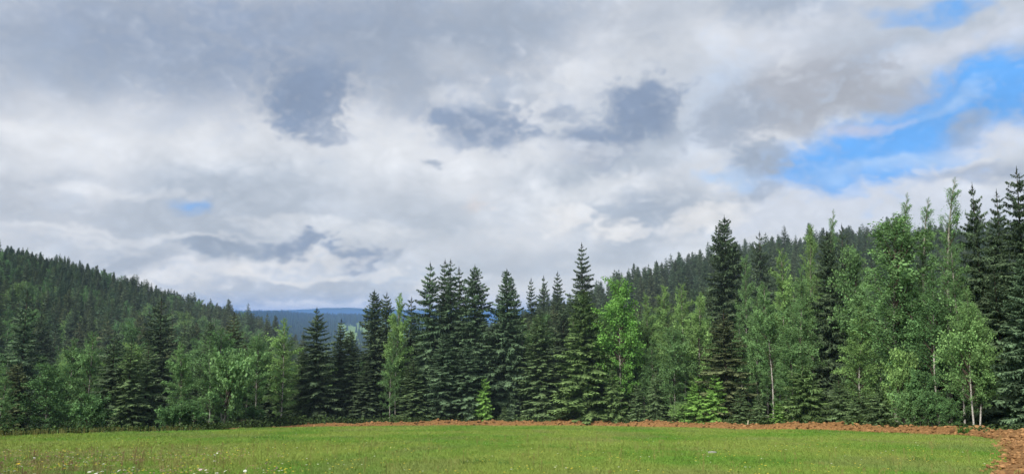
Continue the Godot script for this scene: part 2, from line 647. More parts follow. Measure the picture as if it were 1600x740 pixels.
func build_soil_bank() -> void:
	var line := bank_line()
	var lump := FastNoiseLite.new()
	lump.seed = 31
	lump.frequency = 0.35
	lump.fractal_octaves = 3
	var across := 15
	var st := SurfaceTool.new()
	st.begin(Mesh.PRIMITIVE_TRIANGLES)
	st.set_smooth_group(0)
	var spots := []
	var tints := []
	var g := RandomNumberGenerator.new()
	g.seed = 5
	for i in line.size():
		var p: Vector2 = line[i][0]
		var o: Vector2 = line[i][1]
		var near := clampf((50.0 - p.y) / 20.0, 0.0, 1.0)
		var fade := clampf((column(p.x, p.y) - 385.0) / 240.0, 0.12, 1.0)
		var wide := lerpf(2.6, 4.6, near)
		var tall := lerpf(0.52, 0.34, near) * fade
		for k in across + 1:
			var u := float(k) / across
			var q := p + o * (u * wide - 0.35)
			var prof := pow(sin(PI * clampf(u, 0.0, 1.0)), 0.8)
			var bump := 0.5 + 0.5 * lump.get_noise_2d(q.x * 1.6, q.y * 1.6) + 0.5 * lump.get_noise_2d(q.x * 0.35, q.y * 0.35)
			var h := tall * prof * (0.55 + 0.9 * bump) + 0.10 * lump.get_noise_2d(q.x * 6.0, q.y * 6.0) * prof
			var ends := -0.12 if k == 0 or k == across else 0.05
			st.add_vertex(on_ground(q.x, q.y, h + ends))
			if g.randf() < lerpf(0.7, 0.95, near) * fade:
				for m in (9 if near > 0.3 else 2):
					var s := g.randf_range(0.05, 0.16) * lerpf(0.9, 0.42, near)
					if g.randf() < 0.12: s *= 1.7
					var jq := q + Vector2(g.randf_range(-0.25, 0.25), g.randf_range(-0.4, 0.4))
					var bs := Basis.from_euler(Vector3(g.randf() * TAU, g.randf() * TAU, g.randf() * TAU)).scaled(Vector3(s, s * g.randf_range(0.5, 0.9), s * g.randf_range(0.7, 1.2)))
					spots.append(Transform3D(bs, on_ground(jq.x, jq.y, h + 0.04)))
					var w := g.randf()
					tints.append(Color(0.12, 0.064, 0.026).lerp(Color(0.33, 0.19, 0.085), w))
	for i in line.size() - 1:
		for k in across:
			var a := i * (across + 1) + k
			var b := a + across + 1
			for q in [a, a + 1, b, b, a + 1, b + 1]: st.add_index(q)
	st.generate_normals()
	var bank := piece("soil_bank", st.commit(), M.soil)
	bank.set_meta("kind", "structure")
	scatter("soil_clods", clod_mesh(g), M.clod, spots, tints, bank)


func clod_mesh(g: RandomNumberGenerator) -> ArrayMesh:
	var s := SphereMesh.new()
	s.radius = 1.0
	s.height = 2.0
	s.radial_segments = 6
	s.rings = 3
	var arr := s.get_mesh_arrays()
	var pos: PackedVector3Array = arr[Mesh.ARRAY_VERTEX]
	var shift := {}
	var v := PackedVector3Array()
	for i in arr[Mesh.ARRAY_INDEX]:
		var p := pos[i].snapped(Vector3.ONE * 0.001)
		if not shift.has(p): shift[p] = p * g.randf_range(0.75, 1.2)
		v.append(shift[p])
	return mesh_of(v)


# ============================================================ tree parts

func tube(v: PackedVector3Array, path: PackedVector3Array, radii: PackedFloat32Array, sides: int) -> void:
	var rings := []
	for i in path.size():
		var t := (path[mini(i + 1, path.size() - 1)] - path[maxi(i - 1, 0)]).normalized()
		var s := t.cross(Vector3(0.13, 0.21, 0.97)).normalized()
		var u := s.cross(t)
		var ring := PackedVector3Array()
		for k in sides:
			var a := TAU * k / sides
			ring.append(path[i] + (s * cos(a) + u * sin(a)) * radii[i])
		rings.append(ring)
	for i in path.size() - 1:
		for k in sides:
			var a: Vector3 = rings[i][k]
			var b: Vector3 = rings[i][(k + 1) % sides]
			var c: Vector3 = rings[i + 1][(k + 1) % sides]
			var d: Vector3 = rings[i + 1][k]
			v.append_array([a, d, c, a, c, b])


func blade(v: PackedVector3Array, c: PackedColorArray, p: Vector3, along: Vector3, side: Vector3, col: Color, mid := 0.45) -> void:
	# a pointed leaf or twig of needles, slightly folded along its middle
	var m := p + along * mid
	var tip := p + along
	v.append_array([p, m + side, tip, p, tip, m - side])
	for i in 6: c.append(col)


func shade(c: Color, k: float) -> Color:
	return Color(c.r * k, c.g * k, c.b * k)


func spruce_branch(g: RandomNumberGenerator, n: int, tone: float) -> Array:
	# a branch of length 1 along x, its twigs of needles hanging to both sides
	var v := PackedVector3Array()
	var c := PackedColorArray()
	var old := Color(0.08, 0.126, 0.07)
	var fresh := Color(0.15, 0.215, 0.11)
	for i in n:
		var t := pow((i + g.randf()) / n, 0.85)
		var p := Vector3(t, -0.22 * t + 0.2 * t * t, 0)
		var side := 1.0 if i % 2 == 0 else -1.0
		var far := g.randf_range(0.25, 1.0)
		var dir := Vector3(g.randf_range(0.35, 0.9), g.randf_range(-0.55, 0.12), side * far).normalized()
		var l := (0.32 - 0.18 * t) * g.randf_range(0.7, 1.3)
		var w := dir.cross(Vector3(g.randf_range(-0.5, 0.5), 1, g.randf_range(-0.4, 0.4))).normalized() * g.randf_range(0.022, 0.042)
		var col := shade(old.lerp(fresh, clampf(t * 0.55 + g.randf_range(-0.25, 0.35), 0, 1)), tone * g.randf_range(0.75, 1.25))
		blade(v, c, p, dir * l, w, col)
		# a hanging spray below
		if g.randf() < 0.8:
			var q := p + dir * l * g.randf_range(0.2, 0.7)
			var down := Vector3(g.randf_range(-0.1, 0.3), -1, g.randf_range(-0.25, 0.25)).normalized()
			blade(v, c, q, down * l * g.randf_range(0.5, 1.0), Vector3(g.randf_range(-1, 1), 0, g.randf_range(-1, 1)).normalized() * 0.04, shade(old, tone * g.randf_range(0.7, 1.1)))
	blade(v, c, Vector3(0.8, -0.05, 0), Vector3(0.24, 0.05, 0), Vector3(0, 0, 0.035), shade(fresh, tone))
	return [v, c]


func make_spruce(seed_: int, tall: float, radius: float, gap: float, bare: float, twigs: int, sparse_top := 0.15, per := 7, open_top := 1.25) -> Dictionary:
	var g := RandomNumberGenerator.new()
	g.seed = seed_
	var protos := []
	for i in 6: protos.append(spruce_branch(g, twigs, [0.7, 0.9, 1.0, 1.1, 1.3, 1.5][i]))
	var v := PackedVector3Array()
	var c := PackedColorArray()
	var bulge := FastNoiseLite.new()
	bulge.seed = seed_
	bulge.frequency = 0.22
	var h := tall * bare
	var turn := 0.0
	while h < tall * 0.975:
		var t := h / tall
		var r := radius * minf(1.0, 1.06 * pow(1.0 - t, 0.6)) + 0.16
		if t < 0.2: r *= 0.85 + 0.15 * t / 0.2
		var n := per if t < 0.85 else maxi(5, per - 1)
		turn += 2.4
		for k in n:
			if g.randf() < 0.12: continue
			var a := turn + TAU * k / n + g.randf_range(-0.35, 0.35)
			var reach := r * g.randf_range(0.72, 1.15) * (1.0 + 0.45 * bulge.get_noise_2d(cos(a) * 2.0 + h * 0.8, sin(a) * 2.0 + h * 0.3))
			if t > 0.88 and g.randf() < sparse_top: continue
			var lift := lerpf(-0.32, 0.12, t) if t < 0.7 else lerpf(0.12, 0.6, (t - 0.7) / 0.3)
			lift += g.randf_range(-0.3, 0.2) if t < 0.8 else g.randf_range(-0.14, 0.14)
			var b := Basis(Vector3.UP, -a) * Basis(Vector3.BACK, lift) * Basis(Vector3.RIGHT, g.randf_range(-0.35, 0.35))
			var fat := 1.0 if t < 0.75 else lerpf(1.0, 1.45, (t - 0.75) / 0.25)
			b = b * Basis.from_scale(Vector3(reach, reach * fat, reach * fat))
			var pr: Array = protos[g.randi() % 6]
			v.append_array(Transform3D(b, Vector3(0, h + g.randf_range(-0.6, 0.6) * gap * (1.0 if t < 0.8 else 0.35), 0)) * (pr[0] as PackedVector3Array))
			c.append_array(pr[1])
		h += gap * (lerpf(1.0, 0.8, t) if t < 0.78 else open_top) * g.randf_range(0.85, 1.15)
	# the leader
	for k in 7:
		var y := tall * 0.965 + tall * 0.03 * k / 7.0
		for s in 3:
			var a := g.randf() * TAU
			blade(v, c, Vector3(0, y, 0), Vector3(cos(a) * 0.3, 0.16, sin(a) * 0.3) * (1.2 - k * 0.12), Vector3(-sin(a), 0.2, cos(a)) * 0.05, Color(0.035, 0.06, 0.035))
	for a in 3:
		blade(v, c, Vector3(0, tall * 0.97, 0), Vector3(0, tall * 0.03 + 0.25, 0), Vector3(cos(a * 1.05), 0, sin(a * 1.05)) * 0.05, Color(0.04, 0.06, 0.035), 0.3)
	var wood := PackedVector3Array()
	tube(wood, PackedVector3Array([Vector3(0, -0.6, 0), Vector3(0, tall * 0.05, 0), Vector3(0, tall * 0.5, 0), Vector3(0, tall * 0.985, 0)]), PackedFloat32Array([tall * 0.013, tall * 0.0105, tall * 0.006, 0.02]), 7)
	return {"crown": mesh_of(v, c), "trunks": [mesh_of(wood)], "v": v, "c": c, "wood": wood, "tall": tall, "radius": radius, "bark": "spruce_bark"}


func leafy_limb(g: RandomNumberGenerator, sprigs: int, leaves: int, size: float, tone: float, droop: float) -> Array:
	# a limb of length 1 along x with sprigs of leaves; returns leaves and the wood's own line
	var v := PackedVector3Array()
	var c := PackedColorArray()
	var base := Color(0.092, 0.195, 0.078)
	var fresh := Color(0.165, 0.285, 0.112)
	for i in sprigs:
		var t := lerpf(0.22, 1.0, pow((i + g.randf()) / sprigs, 0.8))
		var p := Vector3(t, 0.18 * sin(t * 2.4) - droop * t * t, 0)
		var dir := Vector3(g.randf_range(-0.1, 0.9), g.randf_range(-0.5 - droop, 0.7 - droop), g.randf_range(-1, 1)).normalized()
		var l := g.randf_range(0.12, 0.34) * (1.15 - 0.45 * t)
		var k := g.randf_range(0.75, 1.25)
		for j in leaves:
			var q := p + dir * l * (j + g.randf()) / leaves + Vector3(g.randf_range(-1, 1), g.randf_range(-1, 1), g.randf_range(-1, 1)) * 0.05
			var along := Vector3(g.randf_range(-1, 1), g.randf_range(-1.2, 0.5), g.randf_range(-1, 1)).normalized()
			var w := along.cross(Vector3(g.randf_range(-1, 1), g.randf_range(-1, 1), g.randf_range(-1, 1))).normalized()
			var s := size * g.randf_range(0.7, 1.3)
			blade(v, c, q, along * s, w * s * 0.42, shade(base.lerp(fresh, clampf(0.2 + 0.5 * t + g.randf_range(-0.3, 0.3), 0, 1)), tone * k * g.randf_range(0.85, 1.15)), 0.5)
	return [v, c]


func make_broadleaf(seed_: int, tall: float, radius: float, first: float, limbs: int, sprigs: int, leaves: int, leaf: float, opts := {}) -> Dictionary:
	var g := RandomNumberGenerator.new()
	g.seed = seed_
	var lean: float = opts.get("lean", 0.0)
	var wide_at: float = opts.get("wide_at", 0.35)
	var rise: float = opts.get("rise", 0.75)
	var stems: int = opts.get("stems", 1)
	var droop: float = opts.get("droop", 0.15)
	var thick: float = opts.get("thick", 0.0068)
	var taper: float = opts.get("taper", 0.8)
	var protos := []
	for i in 6: protos.append(leafy_limb(g, sprigs, leaves, leaf, [0.7, 0.85, 1.0, 1.05, 1.15, 1.3][i], droop))
	var v := PackedVector3Array()
	var c := PackedColorArray()
	var wood := PackedVector3Array()
	var twigs := PackedVector3Array()
	var trunks := []
	for s in stems:
		var wob := Vector2(g.randf_range(-0.5, 0.5), g.randf_range(-0.5, 0.5)) * tall * 0.035
		var root := Vector3.ZERO if s == 0 else Vector3(g.randf_range(0.4, 0.6) * (1 if s % 2 == 1 else -1), 0, g.randf_range(-0.3, 0.3))
		var top := tall * (1.0 if s == 0 else g.randf_range(0.8, 0.95))
		var out := root * (0.0 if s == 0 else g.randf_range(0.4, 1.4))
		var path := PackedVector3Array()
		var rad := PackedFloat32Array()
		for k in 11:
			var t := k / 10.0
			path.append(root + out * t + Vector3(wob.x * sin(t * 5.0) + lean * tall * t * t, top * t - (0.5 if k == 0 else 0.0), wob.y * sin(t * 4.0 + 1.0)))
			rad.append(maxf(0.012, tall * thick * pow(1.0 - t * 0.96, 0.8)) * (1.0 if s == 0 else 0.9))
		var one := PackedVector3Array()
		tube(one, path, rad, 7)
		wood.append_array(one)
		trunks.append(mesh_of(one))
		var n := int(limbs / float(stems))
		for i in n:
			var t := lerpf(first, 0.99, pow((i + g.randf_range(0.1, 0.9)) / n, 0.9))
			var f := (t - first) / (1.0 - first)
			var r := radius * (smoothstep(-0.25, wide_at, f) if f < wide_at else pow(1.0 - (f - wide_at) / (1.0 - wide_at), taper))
			r = maxf(r, radius * 0.12) * g.randf_range(0.55, 1.2)
			var up := lerpf(rise * 0.55, rise * 1.45, f) + g.randf_range(-0.25, 0.25)
			var a := i * 2.39996 + g.randf_range(-0.5, 0.5) + s * 1.3
			var l := r / maxf(0.35, cos(up))
			l = minf(l, (tall * 1.02 - t * top) / maxf(0.2, sin(up)) * 1.15 + 0.3)
			var b := Basis(Vector3.UP, -a) * Basis(Vector3.BACK, up) * Basis(Vector3.RIGHT, g.randf_range(-1.5, 1.5))
			var k := t * 10.0
			var at := path[int(k)].lerp(path[mini(int(k) + 1, 10)], k - int(k))
			if lean != 0.0: b = Basis(Vector3.BACK, -absf(lean) * 2.6 * t) * b
			var pr: Array = protos[g.randi() % 6]
			var fat: float = opts.get("fat", 1.0)
			v.append_array(Transform3D(b * Basis.from_scale(Vector3(l, l * fat, l * fat)), at) * (pr[0] as PackedVector3Array))
			c.append_array(pr[1])
			if l > 0.5:
				var lp := PackedVector3Array()
				for q in 4:
					var tt := q / 3.0 * 0.92
					lp.append(at + b * (Vector3(tt, 0.18 * sin(tt * 2.4) - droop * tt * tt, 0) * l))
				tube(twigs, lp, PackedFloat32Array([0.014 * l + 0.012, 0.01 * l + 0.01, 0.006 * l + 0.006, 0.004]), 4)
	return {"crown": mesh_of(v, c), "trunks": trunks, "branches": mesh_of(twigs), "v": v, "c": c, "wood": wood, "tall": tall, "radius": radius, "bark": opts.get("bark", "birch_bark")}


func two_part(p: Dictionary, leaves: Material) -> ArrayMesh:
	# crown and trunk as one mesh, for the masses on the hills
	var m := mesh_of(p.v, p.c, null, leaves)
	return mesh_of(p.wood, PackedColorArray(), m, M[p.bark])


# ============================================================ trees

var P := {}        # prototypes by kind: Array of Dictionary
var first_of := {} # built things to duplicate


func grow_prototypes() -> void:
	P.spruce = []
	for i in 7:
		P.spruce.append(make_spruce(100 + i, 20.0, [2.6, 2.9, 2.4, 3.1, 2.7, 2.5, 3.0][i], [0.42, 0.56, 0.44, 0.38, 0.62, 0.42, 0.5][i], 0.03, 46, [0.1, 0.3, 0.4, 0.2, 0.15, 0.45, 0.25][i], 8, [0.75, 1.0, 1.2, 0.85, 0.95, 1.25, 1.05][i]))
	P.young = []
	for i in 3:
		P.young.append(make_spruce(200 + i, 6.0, [1.45, 1.6, 1.3][i], 0.27, 0.02, 40, 0.0, 8))
	P.birch = []
	for i in 6:
		P.birch.append(make_broadleaf(300 + i, 15.0, [2.4, 2.7, 2.2, 2.9, 2.5, 2.3][i], [0.05, 0.03, 0.1, 0.03, 0.05, 0.03][i], 96, 28, 9, 0.052, {"wide_at": [0.35, 0.3, 0.4, 0.45, 0.3, 0.38][i], "droop": [0.15, 0.25, 0.1, 0.2, 0.3, 0.12][i]}))
	P.aspen = []
	for i in 3:
		P.aspen.append(make_broadleaf(400 + i, 20.0, [3.2, 2.6, 1.5][i], [0.2, 0.25, 0.3][i], [104, 100, 70][i], 28, 9, 0.042, {"wide_at": 0.3, "rise": 0.85, "droop": 0.05, "bark": "aspen_bark", "lean": [0.03, 0.06, 0.1][i], "thick": 0.0095}))
	P.bush = []
	for i in 3:
		P.bush.append(make_broadleaf(500 + i, 5.0, [2.2, 2.6, 1.9][i], 0.04, 60, 26, 8, 0.07, {"wide_at": 0.4, "rise": 0.8, "stems": 3, "bark": "aspen_bark", "thick": 0.011}))
	P.two_stem = [make_broadleaf(601, 11.0, 2.7, 0.2, 170, 28, 9, 0.047, {"wide_at": 0.22, "stems": 2, "thick": 0.0085, "droop": 0.12, "taper": 1.05})]


func plant(kind: String, which: int, tone: String, at: Vector3, tall: float, radius: float, turn: float, label: String, group := "") -> Node3D:
	var names := {"spruce": "spruce_tree", "young": "young_spruce", "birch": "birch_tree", "aspen": "aspen_tree", "bush": "broadleaf_bush", "two_stem": "birch_tree"}
	var cats := {"spruce": "spruce tree", "young": "young spruce", "birch": "birch tree", "aspen": "aspen tree", "bush": "bush", "two_stem": "birch tree"}
	var p: Dictionary = P[kind][which % P[kind].size()]
	var key := "%s %d" % [kind, which % P[kind].size()]
	var o: Node3D
	if first_of.has(key):
		o = (first_of[key] as Node3D).duplicate()
		o.name = numbered(names[kind])
		add_child(o)
	else:
		o = Node3D.new()
		o.name = numbered(names[kind])
		add_child(o)
		for w in p.trunks: piece("trunk", w, M[p.bark], o)
		if p.has("branches"): piece("branches", p.branches, M.twig, o)
		piece("crown", p.crown, null, o)
		first_of[key] = o
	(o.get_node("crown") as MeshInstance3D).material_override = M[tone]
	for k in ["label", "category", "group"]:
		if o.has_meta(k): o.remove_meta(k)
	tag(o, label, cats[kind], group)
	var sy: float = tall / p.tall
	var sr: float = radius / p.radius * (1.32 if kind == "spruce" else (1.15 if kind == "young" else 1.1))
	var tilt := Basis(Vector3(cos(turn * 7.0), 0, sin(turn * 7.0)), 0.03 * sin(turn * 13.0))
	o.transform = Transform3D(tilt * Basis(Vector3.UP, turn) * Basis.from_scale(Vector3(sr, sy, sr)), at)
	return o


var skyline := PackedFloat32Array()   # per photo column: height in pixels that nearer trees already cover


func cover(px: float, py: float, half: float, base_py: float) -> void:
	for x in range(int(px - half * 0.6), int(px + half * 0.6) + 1):
		if x < 0 or x >= 1600: continue
		var k := absf(x - px) / maxf(1.0, half)
		var y := lerpf(py, base_py, 0.15 + 0.75 * k)
		skyline[x] = minf(skyline[x], y)


func shown(px: float, py: float, half: float) -> bool:
	var x0 := int(px - half * 0.5)
	var x1 := int(px + half * 0.5)
	if x1 < -40 or x0 > 1640: return false
	for x in range(clampi(x0, 0, 1599), clampi(x1, 0, 1599) + 1):
		if py < skyline[x] + 6.0: return true
	return false


func pixel(p: Vector3) -> Vector2:
	var q := Basis.from_euler(Vector3(PITCH, 0, 0)).inverse() * (p - Vector3(0, EYE, 0))
	return Vector2(CX + F * q.x / -q.z, CY - F * q.y / -q.z)


func tree(kind: String, px: float, top: float, behind: float, half: float, tone: String, label: String, which := -1, turn := INF, group := "") -> void:
	# a tree seen at that column, its top at that height, so many metres behind the meadow's edge
	var d := edge_depth(px) + behind
	var p := at_depth(px, top, d)
	var g := ground(p.x, d)
	if which < 0: which = rng.randi() % 7
	if turn == INF: turn = rng.randf() * TAU
	plant(kind, which, tone, Vector3(p.x, g, -d), p.y - g, half / F * d, turn, label, group)
	cover(px, top, half, pixel(Vector3(p.x, g, -d)).y)


func build_trees() -> void:
	grow_prototypes()
	skyline.resize(1600)
	skyline.fill(700.0)
	front_trees()
	hill_trees()


func front_trees() -> void:
	# --- left, below the left hill
	tree("birch", 6, 590, 26, 26, "birch_mid", "green birch at the very left end of the wood, low by the grass", 0)
	tree("spruce", 28, 566, 30, 27, "spruce_brown", "small dark spruce with a brownish top, second tree from the left end of the wood", 0)
	tree("spruce", 68, 490, 62, 27, "spruce_dark", "tall very dark spruce behind the gap left of the round birches", 3)
	tree("birch", 78, 575, 26, 32, "birch_dark", "low rounded birch, left edge of the round birch clump", 3)
	tree("birch", 110, 532, 30, 30, "birch_dark", "middle birch of the round clump left of the three dark spruces", 1)
	tree("birch", 141, 520, 28, 30, "birch_mid", "tallest and lightest birch of the round clump at the left, beside the dark spruces", 4)
	tree("bush", 140, 625, 18, 26, "birch_dark", "grey-green bush at the foot of the round birch clump", 0)
	tree("spruce", 178, 516, 26, 27, "spruce_dark", "dark spruce touching the right side of the round birch clump", 1)
	tree("spruce", 205, 530, 24, 25, "spruce_mid", "middle one of three dark spruces right of the round birch clump", 2)
	tree("spruce", 229, 534, 27, 24, "spruce_mid", "dark spruce with lighter top just left of the huge brownish spruce", 4)
	tree("spruce", 257, 466, 32, 33, "spruce_dark", "huge broad dark spruce left of the slim birch with the white stem", 5)
	tree("birch", 285, 533, 12, 22, "birch_mid", "slim pointed birch with straight white stem in front of the dark left spruces", 2, 0.4)
	tree("bush", 268, 640, 8, 16, "birch_dark", "small dark bush under the huge broad left spruce", 1)
	tree("birch", 329, 531, 16, 23, "birch_mid", "light green birch between the white-stemmed slim birch and the pale bush", 5)
	tree("spruce", 312, 560, 24, 20, "spruce_dark", "small dark spruce hidden between two birches on the left", 6)
	tree("bush", 359, 568, 8, 32, "birch_mid", "broad pale grey-green bush with big leaves, left of the leaning white trunk", 1)
	tree("spruce", 368, 488, 26, 26, "spruce_brown", "dark brownish spruce rising behind the broad pale bush", 2)
	tree("birch", 403, 520, 9, 20, "birch_mid", "thin birch on a bent leaning white trunk, left of the tall birch", 2, 2.6)
	tree("birch", 444, 499, 8, 27, "birch_light", "tall light birch with two white stems, highest birch left of the valley gap", 4)
	tree("spruce", 420, 560, 16, 18, "spruce_dark", "dark spruce in the shade between the bent birch and the tall birch", 0)
	tree("bush", 300, 632, 6, 20, "birch_dark", "low dark bush at the foot of the slim white-stemmed birch", 2)
	tree("bush", 395, 640, 7, 18, "birch_dark", "dark leafy bush at the foot of the bent birch", 0)
	tree("spruce", 472, 545, 10, 18, "spruce_mid", "short mid-green spruce between the tall birch and the pointed valley spruce", 4)
	# --- the spruces before the valley gap
	tree("spruce", 499, 480, 9, 29, "spruce_dark", "pointed dark spruce standing before the blue valley, tallest of that gap", 1)
	tree("spruce", 529, 498, 12, 21, "spruce_dark", "second dark spruce in front of the valley gap, slimmer", 2)
	tree("spruce", 551, 516, 10, 25, "spruce_dark", "broad lower dark spruce at the right side of the valley gap", 3)
	tree("spruce", 572, 560, 8, 18, "spruce_dark", "short dark spruce in the shade right of the valley gap", 5)
	tree("spruce", 590, 453, 12, 24, "spruce_dark", "tall dark spruce just left of the slender yellow-green birch", 0)
	tree("spruce", 604, 456, 15, 20, "spruce_dark", "dark spruce with its top directly behind the slender birch", 6)
	tree("birch", 621, 457, 7, 20, "birch_light", "slender yellow-green birch with leaning stem left of the great spruce group", 2, 3.4)
	tree("birch", 612, 520, 6, 15, "birch_mid", "lower thin birch at the foot of the slender yellow-green birch", 0)
	tree("spruce", 640, 464, 14, 24, "spruce_dark", "dark spruce between the slender birch and the great spruce group", 4)
	tree("spruce", 648, 560, 5, 22, "spruce_mid", "low mid-green spruce at the left foot of the great spruce group", 2)
	# --- the great group of spruces in the middle
	tree("spruce", 672, 410, 8, 30, "spruce_blue", "leftmost spruce of the great central group, with tiered branches against the sky", 1)
	tree("spruce", 688, 405, 13, 24, "spruce_dark", "second spruce top from the left in the great central group", 2)
	tree("spruce", 707, 406, 9, 28, "spruce_blue", "middle spruce of the great central group, blue-green", 5)
	tree("spruce", 724, 417, 14, 26, "spruce_dark", "lower thin-topped spruce in the great central group, fourth from its left", 2)
	tree("spruce", 742, 414, 8, 30, "spruce_blue", "rightmost tall spruce of the great central group", 0)
	tree("spruce", 692, 520, 4, 28, "spruce_blue", "shorter blue-green spruce at the foot of the great central group, left", 3)
	tree("spruce", 730, 535, 4, 26, "spruce_blue", "shorter blue-green spruce at the foot of the great central group, right", 6)
	tree("young", 758, 588, 2.5, 13, "spruce_young", "bright green young spruce standing alone before the dark central spruces", 0)
	tree("spruce", 772, 500, 9, 22, "spruce_dark", "dark spruce filling the dip right of the great central group", 4)
	tree("spruce", 793, 420, 8, 32, "spruce_blue", "large spruce right of the dip beside the great central group", 3)
	tree("spruce", 807, 447, 13, 22, "spruce_dark", "narrow spruce top just behind the right shoulder of the large spruce", 5)
	tree("young", 788, 634, 2.5, 8, "spruce_mid", "tiny young spruce at the grass edge under the large spruce", 1)
	tree("spruce", 830, 434, 40, 15, "spruce_dark", "small distant spruce top against the sky right of the large spruce", 2)
	tree("spruce", 848, 430, 46, 17, "spruce_dark", "middle of three distant spruce tops left of the lone high spruce", 1)
	tree("spruce", 869, 424, 48, 17, "spruce_dark", "distant spruce top nearest to the lone high spruce, on its left", 5)
	tree("spruce", 845, 488, 6, 31, "spruce_mid", "blue-green spruce with a lighter leafy top, left of the big front spruce", 0)
	tree("spruce", 876, 470, 14, 27, "spruce_dark", "dark spruce behind, between the blue-green spruce and the big front spruce", 6)
	tree("spruce", 912, 380, 26, 26, "spruce_dark", "lone high spruce with open tiers standing clear against the sky", 2)
	tree("spruce", 914, 452, 4, 42, "spruce_light", "big front spruce with yellowish-green shoots, broad to the ground", 3)
	tree("spruce", 940, 500, 12, 26, "spruce_mid", "mid-green spruce right behind the big front spruce", 1)
	# --- bright aspen and the pale birches
	tree("birch", 968, 446, 5, 36, "birch_bright", "brightest fresh green tree in the wood, right of the big front spruce", 3)
	tree("birch", 990, 500, 9, 20, "birch_mid", "green birch leaning on the right side of the brightest tree", 1)
	tree("young", 957, 575, 3, 20, "spruce_light", "young spruce under the brightest green tree", 1)
	tree("young", 996, 600, 3, 15, "spruce_mid", "small dark young spruce between the brightest tree and the pale birches", 2)
	tree("young", 1024, 578, 4, 17, "spruce_mid", "slim young spruce in front of the pale birch group", 0)
	tree("birch", 1014, 460, 12, 26, "birch_light", "leftmost of the pale birches below the dark right ridge", 5)
	tree("birch", 1040, 450, 10, 26, "birch_light", "second of the pale birches below the dark right ridge, counted from the left", 0)
	tree("birch", 1066, 446, 12, 26, "birch_light", "third and highest of the pale birches below the dark right ridge", 4)
	tree("birch", 1092, 456, 10, 24, "birch_light", "rightmost of the pale birches, touching the tall dark spruce", 2)
	tree("birch", 1052, 520, 6, 26, "birch_mid", "lower birch in front of the pale birch group", 3)
	tree("birch", 1020, 535, 7, 20, "birch_mid", "lower birch with visible pale stem at the left front of the pale birch group", 1)
	tree("bush", 1064, 634, 3, 17, "birch_light", "low bright green bush at the soil bank left of the two fresh young spruces", 2)
	tree("young", 1091, 588, 4, 23, "spruce_young", "left one of two fresh light-green young spruces side by side", 1)
	tree("young", 1116, 586, 3, 20, "spruce_young", "right one of two fresh light-green young spruces side by side", 0)
	tree("spruce", 1077, 428, 60, 16, "spruce_dark", "dark pointed spruce rising behind the pale birches", 2)
	# --- the tall dark spruce and the birches right of it
	tree("spruce", 1132, 338, 22, 38, "spruce_dark", "tallest dark spruce right of centre, rising above the right ridge", 0)
	tree("spruce", 1133, 485, 6, 38, "spruce_brown", "brownish broad spruce in front of the tallest dark spruce", 4)
	tree("birch", 1163, 404, 22, 20, "birch_mid", "narrow birch top between the tallest dark spruce and its right neighbour", 0)
	tree("spruce", 1186, 362, 40, 27, "spruce_dark", "dark spruce top on the ridge, right neighbour of the tallest spruce", 1)
	tree("birch", 1182, 462, 9, 22, "birch_mid", "birch with green crown at the left front of the birch stand right of centre", 5)
	tree("birch", 1200, 440, 7, 26, "birch_mid", "birch with long white stem in the birch stand right of centre", 2, 0.2)
	tree("birch", 1222, 392, 12, 28, "birch_light", "tall birch with second white stem, middle of the stand right of centre", 4)
	tree("birch", 1243, 420, 10, 26, "birch_mid", "birch with denser crown right of the two white stems", 1)
	tree("aspen", 1258, 356, 16, 26, "birch_light", "pale high aspen left of the dark spruce column", 1, 0.0)
	tree("aspen", 1281, 328, 17, 18, "birch_mid", "aspen with wispy top highest against the sky left of the dark spruce column", 2, 0.0)
	tree("birch", 1235, 520, 6, 26, "birch_mid", "lower birch at the foot of the stand right of centre", 3)
	tree("young", 1156, 610, 4, 17, "spruce_mid", "small dark young spruce at the bank, foot of the brownish broad spruce", 2)
	tree("young", 1186, 615, 3, 13, "spruce_mid", "little young spruce between the brownish spruce and the white birch stem", 1)
	tree("young", 1215, 628, 3, 13, "spruce_young", "small bright young spruce at the foot of the white birch stems", 0)
	tree("young", 1255, 566, 4, 35, "spruce_light", "broad olive-green young spruce at the bank right of the white birch stems", 1)
	tree("spruce", 1294, 360, 14, 33, "spruce_dark", "column of dark spruce between the birches and the great aspen", 3)
	tree("spruce", 1312, 350, 26, 22, "spruce_dark", "dark spruce top behind the dark spruce column", 5)
	tree("young", 1312, 590, 4, 22, "spruce_mid", "dark young spruce left of the great aspen trunk", 2)
	tree("young", 1342, 610, 4, 22, "spruce_mid", "second dark young spruce, nearest left to the great aspen trunk", 0)
	# --- the great aspen and what stands round it
	tree("birch", 1335, 400, 14, 34, "birch_mid", "green birch filling the gap left of the great aspen", 3)
	tree("birch", 1340, 480, 8, 30, "birch_light", "lower yellow-green birch left of the great aspen trunk", 0)
	tree("aspen", 1386, 345, 10, 66, "birch_mid", "great aspen with thick grey trunk and wide crown on the right", 0, 0.0)
	tree("aspen", 1392, 302, 12, 22, "birch_mid", "thin wispy aspen top rising straight out of the great aspen crown", 2, 0.0)
	tree("aspen", 1420, 308, 13, 26, "birch_mid", "aspen with wind-bent top right behind the great aspen", 2, 0.3)
	tree("aspen", 1457, 278, 12, 30, "birch_mid", "highest wind-bent aspen, leaning right against the sky", 2, 0.0)
	tree("birch", 1418, 440, 11, 36, "birch_dark", "green birch in the middle right of the great aspen trunk", 1)
	tree("birch", 1455, 420, 10, 34, "birch_dark", "green birch below the highest wind-bent aspen", 5)
	tree("birch", 1490, 385, 14, 34, "birch_mid", "olive birch behind the two-stemmed front birch", 4)
	tree("bush", 1407, 560, 6, 22, "birch_light", "yellow-green bush in the light right beside the great aspen trunk", 2)
	tree("bush", 1440, 590, 6, 24, "birch_dark", "dark green bush left of the two-stemmed front birch", 0)
